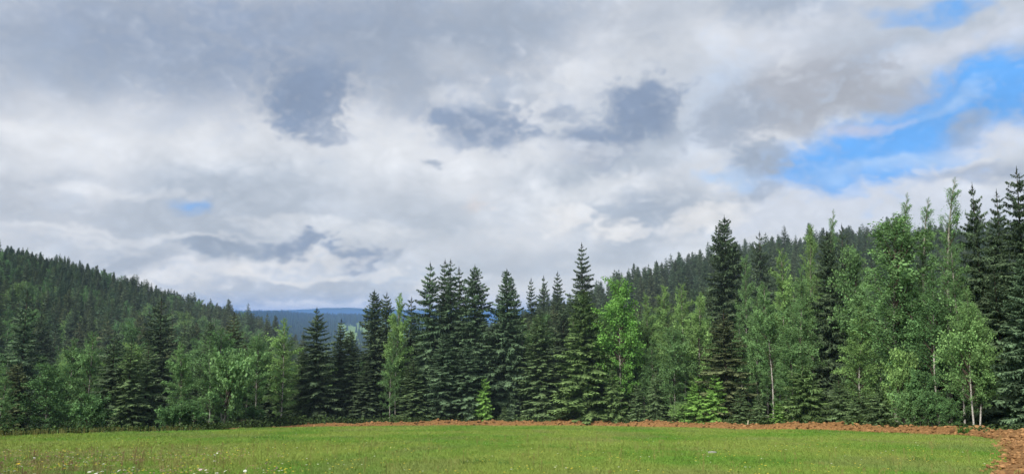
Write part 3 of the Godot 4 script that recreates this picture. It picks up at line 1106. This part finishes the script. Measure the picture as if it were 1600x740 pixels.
	tree("bush", 1418, 620, 4, 18, "birch_mid", "low green bush at the bank, right of the great aspen trunk", 1)
	tree("bush", 1456, 618, 4, 20, "birch_dark", "low dark bush at the bank, left of the two white stems", 2)
	tree("bush", 1482, 628, 5, 16, "birch_dark", "small dark bush directly left of the two white stems", 0)
	tree("young", 1376, 600, 4, 22, "spruce_mid", "dark young spruce in front of the great aspen trunk", 1)
	tree("two_stem", 1510, 458, 7, 37, "birch_soft", "dense front birch with two white stems beside the right end of the bank", 0, 0.0)
	tree("spruce", 1526, 287, 20, 32, "spruce_dark", "left one of the three high spruces at the right edge", 1)
	tree("spruce", 1554, 296, 24, 30, "spruce_dark", "middle, lowest one of the three high spruces at the right edge", 2)
	tree("spruce", 1584, 264, 16, 40, "spruce_dark", "highest spruce at the right edge, topmost tree of the picture", 5)
	tree("spruce", 1560, 420, 14, 40, "spruce_dark", "dark spruce in the shade right of the two-stemmed front birch", 4)
	tree("spruce", 1597, 400, 9, 38, "spruce_blue", "blue-green spruce cut by the right edge, in front of the highest one", 3)
	tree("spruce", 1650, 290, 16, 40, "spruce_dark", "tall dark spruce just past the right edge of the view", 0)
	tree("spruce", 1470, 470, 18, 34, "spruce_dark", "dark spruce hidden behind the two-stemmed front birch", 6)


const MARKS := [[17, "the light birch at the left end"], [50, "the small brown-topped spruce"], [82, "the low rounded birch"], [115, "the middle of the round birch clump"], [150, "the tallest birch of the round clump"], [190, "the dark spruce by the round clump"], [225, "the middle of three dark spruces"], [262, "the huge broad left spruce"], [300, "the slim white-stemmed birch"], [345, "the broad pale bush"], [385, "the brownish left spruce"], [425, "the bent white birch trunk"], [470, "the tall two-stemmed light birch"], [515, "the pointed valley spruce"], [565, "the lower valley spruces"], [605, "the slender yellow-green birch"], [660, "the left of the great spruce group"], [700, "the middle of the great spruce group"], [745, "the right of the great spruce group"], [780, "the lone bright young spruce"], [820, "the large spruce right of the group"], [870, "the spruce with the leafy top"], [905, "the big front spruce"], [945, "the lone high spruce"], [985, "the brightest green tree"], [1030, "the left of the pale birches"], [1075, "the highest of the pale birches"], [1110, "the two fresh young spruces"], [1150, "the tallest dark spruce"], [1195, "the ridge neighbour of the tallest spruce"], [1230, "the second white birch stem"], [1270, "the pale high aspen"], [1310, "the dark spruce column"], [1360, "the gap left of the great aspen"], [1410, "the great aspen trunk"], [1450, "the wind-bent aspen top"], [1495, "the highest wind-bent aspen"], [1540, "the two-stemmed front birch"], [1570, "the lowest of three right spruces"], [9999, "the highest spruce at the right edge"]]


func landmark(px: float) -> String:
	for m in MARKS:
		if px <= m[0]: return m[1]
	return ""


func hill_trees() -> void:
	# the woods on the slopes behind: first the nearest, as trees of their own, then the rest as one mass per side
	var mass := {}
	var said_before := {}
	var count := {"spruce": 0, "birch": 0}
	var d := 88.0
	var g := RandomNumberGenerator.new()
	g.seed = 99
	var mixing := FastNoiseLite.new()
	mixing.seed = 8
	mixing.frequency = 0.02
	while d < 470.0:
		var px := -140.0
		while px < 1760.0:
			var step := (4.1 if px < 620.0 else 3.5) / d * F
			var col := px + g.randf_range(-0.4, 0.4) * step
			var dd := d + g.randf_range(-2.4, 2.4)
			px += step
			if dd < edge_depth(col) + (38.0 if col < 330.0 else 16.0): continue
			var dc := table(CREST_D, col)
			if dd > dc + 22.0: continue
			var x := (col - CX) / F * dd
			var left := col < 620.0
			var gy := ground(x, dd)
			var climb := clampf((dd - 110.0) / (dc - 110.0), 0.0, 1.0)
			var mix := mixing.get_noise_2d(x, dd) + g.randf_range(-0.3, 0.3)
			var birch := mix > (lerpf(-0.1, 0.38, climb) if left else lerpf(-0.2, 1.1, minf(1.0, climb * 2.2)))
			var tall := g.randf_range(12.0, 17.5) if left else g.randf_range(12.5, 17.0)
			if birch: tall *= 0.85
			if g.randf() < 0.12: tall *= 1.15
			# between the hills the land opens to the valley: low wood only
			if dd < 200.0:
				var low := table([[-200, 420], [0, 445], [150, 455], [300, 490], [400, 520], [470, 560], [560, 560], [640, 520], [780, 505], [860, 470], [1000, 470], [1100, 440], [1300, 400], [1500, 380], [1800, 380]], col)
				var lim := at_depth(col, low, dd).y - gy
				tall = minf(tall, lim * g.randf_range(0.85, 1.0))
			elif col > 440.0 and col < 640.0:
				var lim := at_depth(col, 512.0, dd).y - gy
				tall = minf(tall, lim * g.randf_range(0.85, 1.0))
			if tall < 3.5: continue
			var wide := tall * (g.randf_range(0.1, 0.14) if not birch else g.randf_range(0.14, 0.2))
			var top := pixel(Vector3(x, gy + tall, -dd))
			var half := wide / dd * F
			if not shown(col, top.y, half): continue
			cover(col, top.y, half, pixel(Vector3(x, gy, -dd)).y)
			var kind := "birch" if birch else "spruce"
			var which := g.randi() % 6
			var turn := g.randf() * TAU
			count[kind] += 1
			if count[kind] <= (230 if kind == "spruce" else 190):
				var tone: String = ["spruce_dark", "spruce_mid", "spruce_dark", "spruce_blue", "spruce_brown"][g.randi() % 5] if not birch else ["birch_mid", "birch_dark", "birch_dark", "birch_light"][g.randi() % 4]
				var where := "left hill" if left else "right hill"
				var band := "behind" if climb < 0.12 else ("low uphill behind" if climb < 0.4 else "halfway uphill above")
				var mark := landmark(col)
				var look: String = {"spruce_dark": "dark", "spruce_mid": "mid-green", "spruce_blue": "blue-green", "spruce_brown": "brownish", "birch_mid": "green", "birch_dark": "dark green", "birch_light": "light green"}[tone]
				var size := "short " if tall < 9.0 else ("tall " if tall > 16.5 else ("broad " if wide > tall * 0.155 else ("slim " if wide < tall * 0.12 else "")))
				var said := "%s%s %s %s %s" % [size, look, kind, band, mark]
				var times: int = said_before.get(said, 0)
				said_before[said] = times + 1
				if times > 0: said += [", farther back", ", third back", ", fourth back", ", fifth back", ", sixth back", ", seventh back"][mini(times - 1, 5)]
				plant(kind, which, tone, Vector3(x, gy, -dd), tall, wide, turn, said, "%s in the wood of the %s" % ["spruces" if kind == "spruce" else "birches", where])
			else:
				var key := "%s %d %s" % [kind, which % 4, "left" if left else "right"]
				if not mass.has(key): mass[key] = [[], []]
				var p: Dictionary = P[kind][which % 4]
				mass[key][0].append(Transform3D(Basis(Vector3.UP, turn) * Basis.from_scale(Vector3(wide / p.radius * 1.12, tall / p.tall, wide / p.radius * 1.12)), Vector3(x, gy, -dd)))
				var k := g.randf_range(0.6, 1.15)
				mass[key][1].append(Color(k * g.randf_range(0.85, 1.15), k, k * g.randf_range(0.85, 1.1)))
		d += 4.6 if d < 200.0 else 5.4
	var built := {}
	for key in mass:
		var q: PackedStringArray = key.split(" ")
		var mk := q[0] + q[1]
		if not built.has(mk): built[mk] = two_part(P[q[0]][int(q[1])], M.spruce_wood if q[0] == "spruce" else M.birch_wood)
		var o := scatter("%s_forest" % q[0], built[mk], null, mass[key][0], mass[key][1])
		tag(o, "%s trees of the wood up on the %s hill, too many to count" % [q[0], q[2]], "forest")
	print("trees on the hills: ", count)


func build_far_woods() -> void:
	var g := RandomNumberGenerator.new()
	g.seed = 42
	# a simple spruce for slopes more than a kilometre off: stacked ragged cones
	var v := PackedVector3Array()
	var c := PackedColorArray()
	for k in 6:
		var y0 := 1.0 + k * 2.7
		var r0 := 2.9 * (1.0 - k / 6.6)
		for i in 8:
			var a := TAU * i / 8.0 + k * 0.4
			var b := TAU * (i + 1) / 8.0 + k * 0.4
			var ra := r0 * g.randf_range(0.75, 1.15)
			v.append_array([Vector3(0, y0 + 4.6, 0), Vector3(cos(a) * ra, y0 + g.randf_range(-0.4, 0.4), sin(a) * ra), Vector3(cos(b) * r0 * 0.85, y0, sin(b) * r0 * 0.85)])
			var s := g.randf_range(0.7, 1.3)
			for q in 3: c.append(Color(0.03 * s, 0.058 * s, 0.034 * s))
	var low := mesh_of(v, c)
	var pasture := func(px: float, dd: float) -> bool: return (px > 528.0 and px < 640.0 and dd > 1120.0 and dd < 1610.0 + 40.0 * sin(px * 0.11) and patchy.get_noise_2d(px * 0.6, dd * 0.09) > -0.3) or (px > 325.0 and px < 365.0 and dd > 1330.0 and dd < 1500.0)
	var where := []
	var tints := []
	for i in 17000:
		var px := g.randf_range(200.0, 760.0)
		var dd := sqrt(g.randf_range(900.0 * 900.0, 1850.0 * 1850.0))
		if pasture.call(px, dd) and g.randf() < 0.985: continue
		var s := g.randf_range(0.65, 1.05)
		where.append(Transform3D(Basis(Vector3.UP, g.randf() * TAU) * Basis.from_scale(Vector3(s * 1.1, s, s * 1.1)), on_ground((px - CX) / F * dd, dd)))
		var k := g.randf_range(0.7, 1.4)
		tints.append(Color(k * g.randf_range(0.9, 1.3), k * g.randf_range(0.95, 1.15), k))
	var o := scatter("valley_forest", low, M.spruce_wood, where, tints)
	tag(o, "dark spruce wood covering the ridge across the valley", "forest")
	# pastures draped over the ridge across the valley
	for box in [[526.0, 645.0, 1180.0, 1640.0], [322.0, 368.0, 1320.0, 1510.0]]:
		var st := SurfaceTool.new()
		st.begin(Mesh.PRIMITIVE_TRIANGLES)
		st.set_smooth_group(0)
		var n := 24
		for i in n + 1:
			for k in n + 1:
				var dd := lerpf(box[2], box[3], float(k) / n) + (18.0 * sin(i * 0.9) if k == n or k == 0 else 0.0)
				var px := lerpf(box[0], box[1], float(i) / n)
				st.add_vertex(on_ground((px - CX) / F * dd, dd, 1.2))
		for i in n:
			for k in n:
				var a := i * (n + 1) + k
				for q in [a, a + 1, a + n + 2, a, a + n + 2, a + n + 1]: st.add_index(q)
		st.generate_normals()
		var m := piece("hill_meadow", st.commit(), M.hill_meadow)
		m.set_meta("kind", "structure")


# ============================================================ undergrowth, grass, flowers

func build_undergrowth() -> void:
	var g := RandomNumberGenerator.new()
	g.seed = 17
	var meshes := []
	for i in 2:
		var v := PackedVector3Array()
		var c := PackedColorArray()
		for k in 70:
			var a := g.randf() * TAU
			var r := sqrt(g.randf()) * 0.6
			var p := Vector3(cos(a) * r, g.randf() * 0.8 * (1.1 - r), sin(a) * r)
			var along := Vector3(g.randf_range(-1, 1), g.randf_range(-0.4, 1), g.randf_range(-1, 1)).normalized() * g.randf_range(0.1, 0.24)
			blade(v, c, p, along, along.cross(Vector3(g.randf_range(-1, 1), 0.6, g.randf_range(-1, 1))).normalized() * 0.06, shade(Color(0.05, 0.085, 0.03), g.randf_range(0.6, 1.5)))
		meshes.append(mesh_of(v, c))
	var spots := [[], []]
	var tints := [[], []]
	for i in 8000:
		var px := g.randf_range(-120.0, 1720.0)
		var d := edge_depth(px) + 2.0 + 26.0 * pow(g.randf(), 2.0)
		var x := (px - CX) / F * d
		if in_meadow(x, d) : continue
		var s := g.randf_range(0.5, 1.9) * (0.6 if px < 400.0 or px > 1380.0 else 0.85)
		var k := i % 2
		spots[k].append(Transform3D(Basis(Vector3.UP, g.randf() * TAU) * Basis.from_scale(Vector3(s, s * g.randf_range(0.7, 1.4), s)), on_ground(x, d, -0.05)))
		var t := g.randf_range(0.35, 1.5)
		tints[k].append(Color(t, t, t * 0.9))
	for k in 2:
		var o := scatter("undergrowth", meshes[k], M.birch_wood, spots[k], tints[k])
		tag(o, "dark low undergrowth along the foot of the wood behind the bank", "undergrowth")


func tuft(g: RandomNumberGenerator, blades: int, tall: float, spread: float, wide: float) -> ArrayMesh:
	var v := PackedVector3Array()
	var c := PackedColorArray()
	for k in blades:
		var a := g.randf() * TAU
		var r := sqrt(g.randf()) * spread
		var p := Vector3(cos(a) * r, -0.03, sin(a) * r)
		var h := tall * g.randf_range(0.5, 1.1)
		var bend := Vector3(g.randf_range(-1, 1), 0, g.randf_range(-1, 1)) * h * 0.75
		var side := Vector3(-sin(a + 1.0), 0, cos(a + 1.0)) * wide
		var m := p + Vector3(bend.x * 0.3, h * 0.6, bend.z * 0.3)
		var tip := p + Vector3(bend.x, h, bend.z)
		v.append_array([p - side, p + side, m + side * 0.8, p - side, m + side * 0.8, m - side * 0.8, m - side * 0.8, m + side * 0.8, tip])
		var col := shade(Color(1, 1, 1), g.randf_range(0.7, 1.25))
		for q in 9: c.append(col)
	return mesh_of(v, c)


func build_grass() -> void:
	var g := RandomNumberGenerator.new()
	g.seed = 23
	var meshes := [tuft(g, 18, 0.13, 0.22, 0.007), tuft(g, 16, 0.17, 0.24, 0.006), tuft(g, 20, 0.11, 0.26, 0.008)]
	var where := [[], [], []]
	var tints := [[], [], []]
	var lush := Color(0.105, 0.24, 0.028)
	var yellow := Color(0.21, 0.29, 0.058)
	var dull := Color(0.2, 0.22, 0.082)
	var red := Color(0.22, 0.17, 0.1)
	var total := 150000
	for i in total:
		# more of them near, where blades can be told apart
		var d := 11.0 * pow(96.0 / 11.0, pow(g.randf(), 0.8))
		var px := g.randf_range(-160.0, 1760.0)
		var x := (px - CX) / F * d
		if not in_meadow(x, d) and not (g.randf() < 0.25 and in_meadow(x, d - 2.6)): continue
		var n := patchy.get_noise_2d(x * 2.0, d * 0.9)
		var n2 := patchy.get_noise_2d(x * 9.0 + 400.0, d * 7.0)
		var col := lush.lerp(yellow, clampf(0.6 + 1.3 * n + 0.6 * n2 + g.randf_range(-0.15, 0.15), 0, 1))
		col = col.lerp(dull, clampf(patchy.get_noise_2d(x * 3.0 - 250.0, d * 1.4 + 90.0) * 1.6 - 0.2, 0, 0.45))
		# reddish sorrel and seed heads in the near left
		var so := clampf((420.0 - px) / 200.0, 0.0, 1.0) * clampf((29.0 - d) / 5.0, 0.0, 1.0) * clampf((d - 16.0) / 4.0, 0.0, 1.0)
		col = col.lerp(red, so * clampf(0.05 + 1.6 * n2, 0.0, 0.5))
		col = shade(col, g.randf_range(0.92, 1.1))
		var s := lerpf(0.85, 1.5, clampf((d - 20.0) / 60.0, 0, 1)) * g.randf_range(0.8, 1.25)
		var up := s * (1.0 + 0.5 * n2) * lerpf(1.0, 0.75, clampf((d - 20.0) / 60.0, 0, 1)) 
		var k := g.randi() % 3
		where[k].append(Transform3D(Basis(Vector3.UP, g.randf() * TAU) * Basis.from_scale(Vector3(s, up, s)), on_ground(x, d, 0.05)))
		tints[k].append(col)
	for k in 3:
		var o := scatter("meadow_grass", meshes[k], M.grass, where[k], tints[k])
		tag(o, "short green meadow grass covering the slope", "grass")
	# seed stalks, thin and tall, a few along the left crest and over the near meadow
	var st := PackedVector3Array()
	var sc := PackedColorArray()
	for k in 5:
		var b := Vector3(g.randf_range(-0.12, 0.12), 0, g.randf_range(-0.12, 0.12))
		var h := g.randf_range(0.4, 0.7)
		var w := Vector3(0.005, 0, 0.003)
		var top := b + Vector3(g.randf_range(-0.1, 0.1), h, g.randf_range(-0.1, 0.1))
		st.append_array([b - w, b + w, top + w, b - w, top + w, top - w])
		for q in 6: sc.append(Color(1, 1, 0.9))
		blade(st, sc, top, Vector3(0.01, 0.12, 0), Vector3(0.014, 0, 0.01), Color(1.3, 1.05, 0.9))
		blade(st, sc, top, Vector3(0.01, 0.12, 0), Vector3(-0.008, 0, 0.014), Color(1.2, 0.95, 0.9))
	var stalk := mesh_of(st, sc)
	var sw := []
	var sct := []
	for i in 800:
		var px := g.randf_range(-120.0, 1650.0)
		var d := g.randf_range(14.0, 40.0)
		if i < 220:
			px = g.randf_range(-60.0, 330.0)
			d = edge_depth(px) - g.randf_range(0.0, 2.0)
		elif i < 480:
			px = -120.0 + 560.0 * pow(g.randf(), 1.6)
			d = g.randf_range(15.0, 28.0)
		var x := (px - CX) / F * d
		if not in_meadow(x, d): continue
		var s := g.randf_range(0.35, 0.7)
		sw.append(Transform3D(Basis(Vector3.UP, g.randf() * TAU) * Basis.from_scale(Vector3(s, s, s)), on_ground(x, d, 0.04)))
		sct.append(Color(0.24, 0.25, 0.09).lerp(Color(0.26, 0.16, 0.12), g.randf() * clampf((420.0 - px) / 200.0, 0.0, 1.0) if d < 30.0 else 0.1))
	var so2 := scatter("grass_stalks", stalk, M.grass, sw, sct)
	so2.set_meta("kind", "stuff")
	tag(so2, "thin seeding grass stalks, brownish red at the near left", "grass")
	# scattered buttercups and other specks
	var fl := PackedVector3Array()
	var fc := PackedColorArray()
	for k in 5:
		var a := TAU * k / 5.0
		blade(fl, fc, Vector3.ZERO, Vector3(cos(a), 0.35, sin(a)) * 0.024, Vector3(-sin(a), 0, cos(a)) * 0.011, Color(1, 1, 1), 0.6)
	var speck := mesh_of(fl, fc)
	var fw := []
	var ft := []
	for i in 4200:
		var d := 13.0 * pow(70.0 / 13.0, g.randf())
		var px := g.randf_range(-100.0, 1700.0)
		if i < 2000:
			px = -100.0 + 560.0 * pow(g.randf(), 1.4)
			d = g.randf_range(14.0, 29.0)
		var x := (px - CX) / F * d
		if not in_meadow(x, d) or patchy.get_noise_2d(x * 5.0, d * 3.0) < -0.1: continue
		fw.append(Transform3D(Basis(Vector3.UP, g.randf() * TAU) * Basis.from_scale(Vector3.ONE * g.randf_range(0.8, 1.4)), on_ground(x, d, g.randf_range(0.2, 0.33))))
		if px < 450.0 and d < 30.0 and g.randf() < 0.6: ft.append(Color(0.34, 0.17, 0.25).lerp(Color(0.3, 0.16, 0.12), g.randf()))
		else: ft.append(Color(0.6, 0.5, 0.06) if g.randf() < 0.8 else Color(0.6, 0.62, 0.5))
	var fo := scatter("meadow_flowers", speck, M.grass, fw, ft)
	tag(fo, "tiny yellow, whitish and dull pink flowers sprinkled through the meadow", "flowers")


func flower_head(g: RandomNumberGenerator, r: float) -> ArrayMesh:
	# a domed umbel of many small florets
	var v := PackedVector3Array()
	for k in 26:
		var a := k * 2.39996
		var q := sqrt((k + 0.5) / 26.0) * r
		var p := Vector3(cos(a) * q, r * 0.35 * (1.0 - q * q / (r * r)), sin(a) * q)
		for s in 3:
			var b := a + TAU * s / 3.0
			var along := Vector3(cos(b), g.randf_range(0.1, 0.5), sin(b)) * r * 0.26
			var side := Vector3(-sin(b), 0, cos(b)) * r * 0.12
			v.append_array([p, p + along * 0.6 + side, p + along, p, p + along, p + along * 0.6 - side])
	return mesh_of(v)


const ORDINAL := ["first", "second", "third", "fourth", "fifth", "sixth", "seventh", "eighth", "ninth", "tenth", "eleventh", "twelfth", "thirteenth", "fourteenth", "fifteenth", "sixteenth", "seventeenth", "eighteenth", "nineteenth", "twentieth", "twenty-first", "twenty-second", "twenty-third", "twenty-fourth", "twenty-fifth", "twenty-sixth", "twenty-seventh", "twenty-eighth", "twenty-ninth", "thirtieth", "thirty-first", "thirty-second", "thirty-third", "thirty-fourth", "thirty-fifth", "thirty-sixth", "thirty-seventh", "thirty-eighth", "thirty-ninth", "fortieth"]


func build_small_things() -> void:
	var g := RandomNumberGenerator.new()
	g.seed = 61
	# wild flowers that can be told apart in the near left of the meadow: [column, row, colour]
	var heads := [flower_head(g, 0.026), flower_head(g, 0.033)]
	var white_spots := [Vector2(2, 697), Vector2(5, 705), Vector2(70, 710), Vector2(26, 731), Vector2(32, 729), Vector2(41, 730), Vector2(50, 723), Vector2(10, 732), Vector2(20, 737), Vector2(116, 721), Vector2(122, 723), Vector2(150, 715), Vector2(152, 718), Vector2(146, 722), Vector2(155, 733), Vector2(160, 731), Vector2(168, 733), Vector2(174, 733), Vector2(165, 737), Vector2(176, 720), Vector2(188, 722), Vector2(180, 729), Vector2(222, 725), Vector2(228, 729), Vector2(222, 734), Vector2(200, 731), Vector2(208, 730), Vector2(102, 738), Vector2(72, 735), Vector2(332, 729), Vector2(362, 730), Vector2(349, 734), Vector2(392, 732), Vector2(314, 738), Vector2(345, 705), Vector2(349, 703), Vector2(345, 713), Vector2(335, 705)]
	var pink_spots := [Vector2(324, 730), Vector2(328, 733), Vector2(334, 733)]
	var yellow_spots := [Vector2(47, 718), Vector2(44, 719), Vector2(31, 737), Vector2(34, 738), Vector2(283, 738), Vector2(117, 727), Vector2(118, 720), Vector2(425, 712)]
	for set_ in [[white_spots, "white", M.petal], [pink_spots, "pale pink", M.petal_pink], [yellow_spots, "yellow", M.petal_yellow]]:
		var order: Array = set_[0]
		order.sort_custom(func(p, q): return p.x < q.x)
		var nth := -1
		for s in order:
			nth += 1
			var high := g.randf_range(0.32, 0.46)
			var d: float = (EYE - high) * F / maxf(30.0, (s as Vector2).y - 505.0 - SLOPE * F)
			d = clampf(d, 13.5, 40.0)
			var x: float = (s.x - CX) / F * d
			var where := "in the near left corner"
			if s.x > 300.0: where = "right of the reddish grass"
			elif s.x > 100.0: where = "in the reddish grass"
			var o := thing("wildflower", "%s flower head %s, %s %s from the left" % [set_[1], where, ORDINAL[nth], set_[1]], "flower", on_ground(x, d, 0.03), "%s wild flowers of the near left meadow" % set_[1])
			var st := PackedVector3Array()
			tube(st, PackedVector3Array([Vector3(0, -0.05, 0), Vector3(0.01, high * 0.6, 0), Vector3(0.02, high, 0)]), PackedFloat32Array([0.005, 0.004, 0.003]), 4)
			piece("stem", mesh_of(st), M.stem, o)
			var h := piece("flower_head", heads[g.randi() % 2], set_[2], o)
			h.position = Vector3(0.02, high, 0)
			h.rotation = Vector3(g.randf_range(-0.1, 0.6), g.randf() * TAU, 0)
	# darker clumps of rank grass
	var clumps := [[850, 724, 24, "largest dark green clump of rank grass in the middle of the near meadow"], [764, 722, 40, "wide fresh green patch of taller grass left of the large dark clump"], [1143, 717, 15, "small dark grass clump in the meadow right of centre"], [1194, 720, 26, "fresh green grass clump right of the small dark clump"], [1441, 718, 32, "wide dark grass clump in the meadow before the right end of the bank"], [1488, 697, 12, "small dark grass clump just below the bank near its right end"], [875, 698, 24, "flat dark grass patch halfway up the middle of the meadow"], [427, 683, 24, "flat dark grass patch high in the left part of the meadow"], [785, 681, 12, "tiny dark grass clump near the top of the middle meadow"], [1055, 716, 12, "thin dark grass clump left of the pale flat stone"], [1400, 706, 16, "flat grass clump left of the wide dark clump near the bank"], [445, 722, 30, "lush green patch of taller grass in the near left meadow"]]
	var blades := [tuft(g, 150, 0.36, 0.5, 0.009), tuft(g, 150, 0.3, 0.5, 0.009)]
	var mats := [leafy("rank grass", Color(0.09, 0.2, 0.028), 0.35), leafy("dark rank grass", Color(0.075, 0.165, 0.03), 0.35)]
	for i in clumps.size():
		var k: Array = clumps[i]
		var d: float = EYE * F / (k[1] - 505.0 - SLOPE * F)
		var x: float = (k[0] - CX) / F * d
		var o := piece("grass_clump", blades[i % 2], mats[i % 2])
		var s: float = k[2] / F * d / 0.5
		o.transform = Transform3D(Basis(Vector3.UP, g.randf() * TAU) * Basis.from_scale(Vector3(s, clampf(s * 0.5, 0.55, 0.9), s)), on_ground(x, d, 0.03))
		tag(o, k[3], "grass clump", "clumps of rank grass in the meadow")
	# a pale flat stone in the grass
	var ds: float = EYE * F / (703.0 - 505.0 - SLOPE * F)
	var stone := PackedVector3Array()
	var rim := []
	for k in 9:
		var a := TAU * k / 9.0
		rim.append(Vector3(cos(a) * g.randf_range(0.16, 0.22), 0, sin(a) * g.randf_range(0.1, 0.14)))
	for k in 9:
		var a: Vector3 = rim[k]
		var b: Vector3 = rim[(k + 1) % 9]
		var a2 := a * 0.8 + Vector3(0, 0.1, 0)
		var b2 := b * 0.8 + Vector3(0, 0.1, 0)
		stone.append_array([a, a2, b2, a, b2, b, Vector3(0, 0.12, 0), b2, a2])
	var so := piece("flat_stone", mesh_of(stone), M.stone)
	so.position = on_ground((1106.0 - CX) / F * ds, ds, 0.05)
	tag(so, "small pale grey flat stone lying in the meadow right of centre", "stone")
	# a pale stick standing in the soil bank
	var de := edge_depth(1161.0) + 0.6
	var pk := PackedVector3Array()
	tube(pk, PackedVector3Array([Vector3(0, -0.2, 0), Vector3(0.03, 0.35, 0), Vector3(0.08, 0.72, 0)]), PackedFloat32Array([0.045, 0.045, 0.04]), 6)
	var peg := piece("wooden_peg", mesh_of(pk), M.pale_wood)
	peg.position = on_ground((1161.0 - CX) / F * de, de, 0.2)
	tag(peg, "short pale wooden peg stuck in the soil bank right of centre", "peg")
	# a green weed on the bank near its right end
	var dw := edge_depth(1492.0) + 0.3
	var weed := piece("weed_clump", tuft(g, 90, 0.6, 0.4, 0.03), mats[1])
	weed.position = on_ground((1494.0 - CX) / F * dw, dw, 0.15)
	tag(weed, "leafy green weed growing on the soil bank near its right end", "weed")
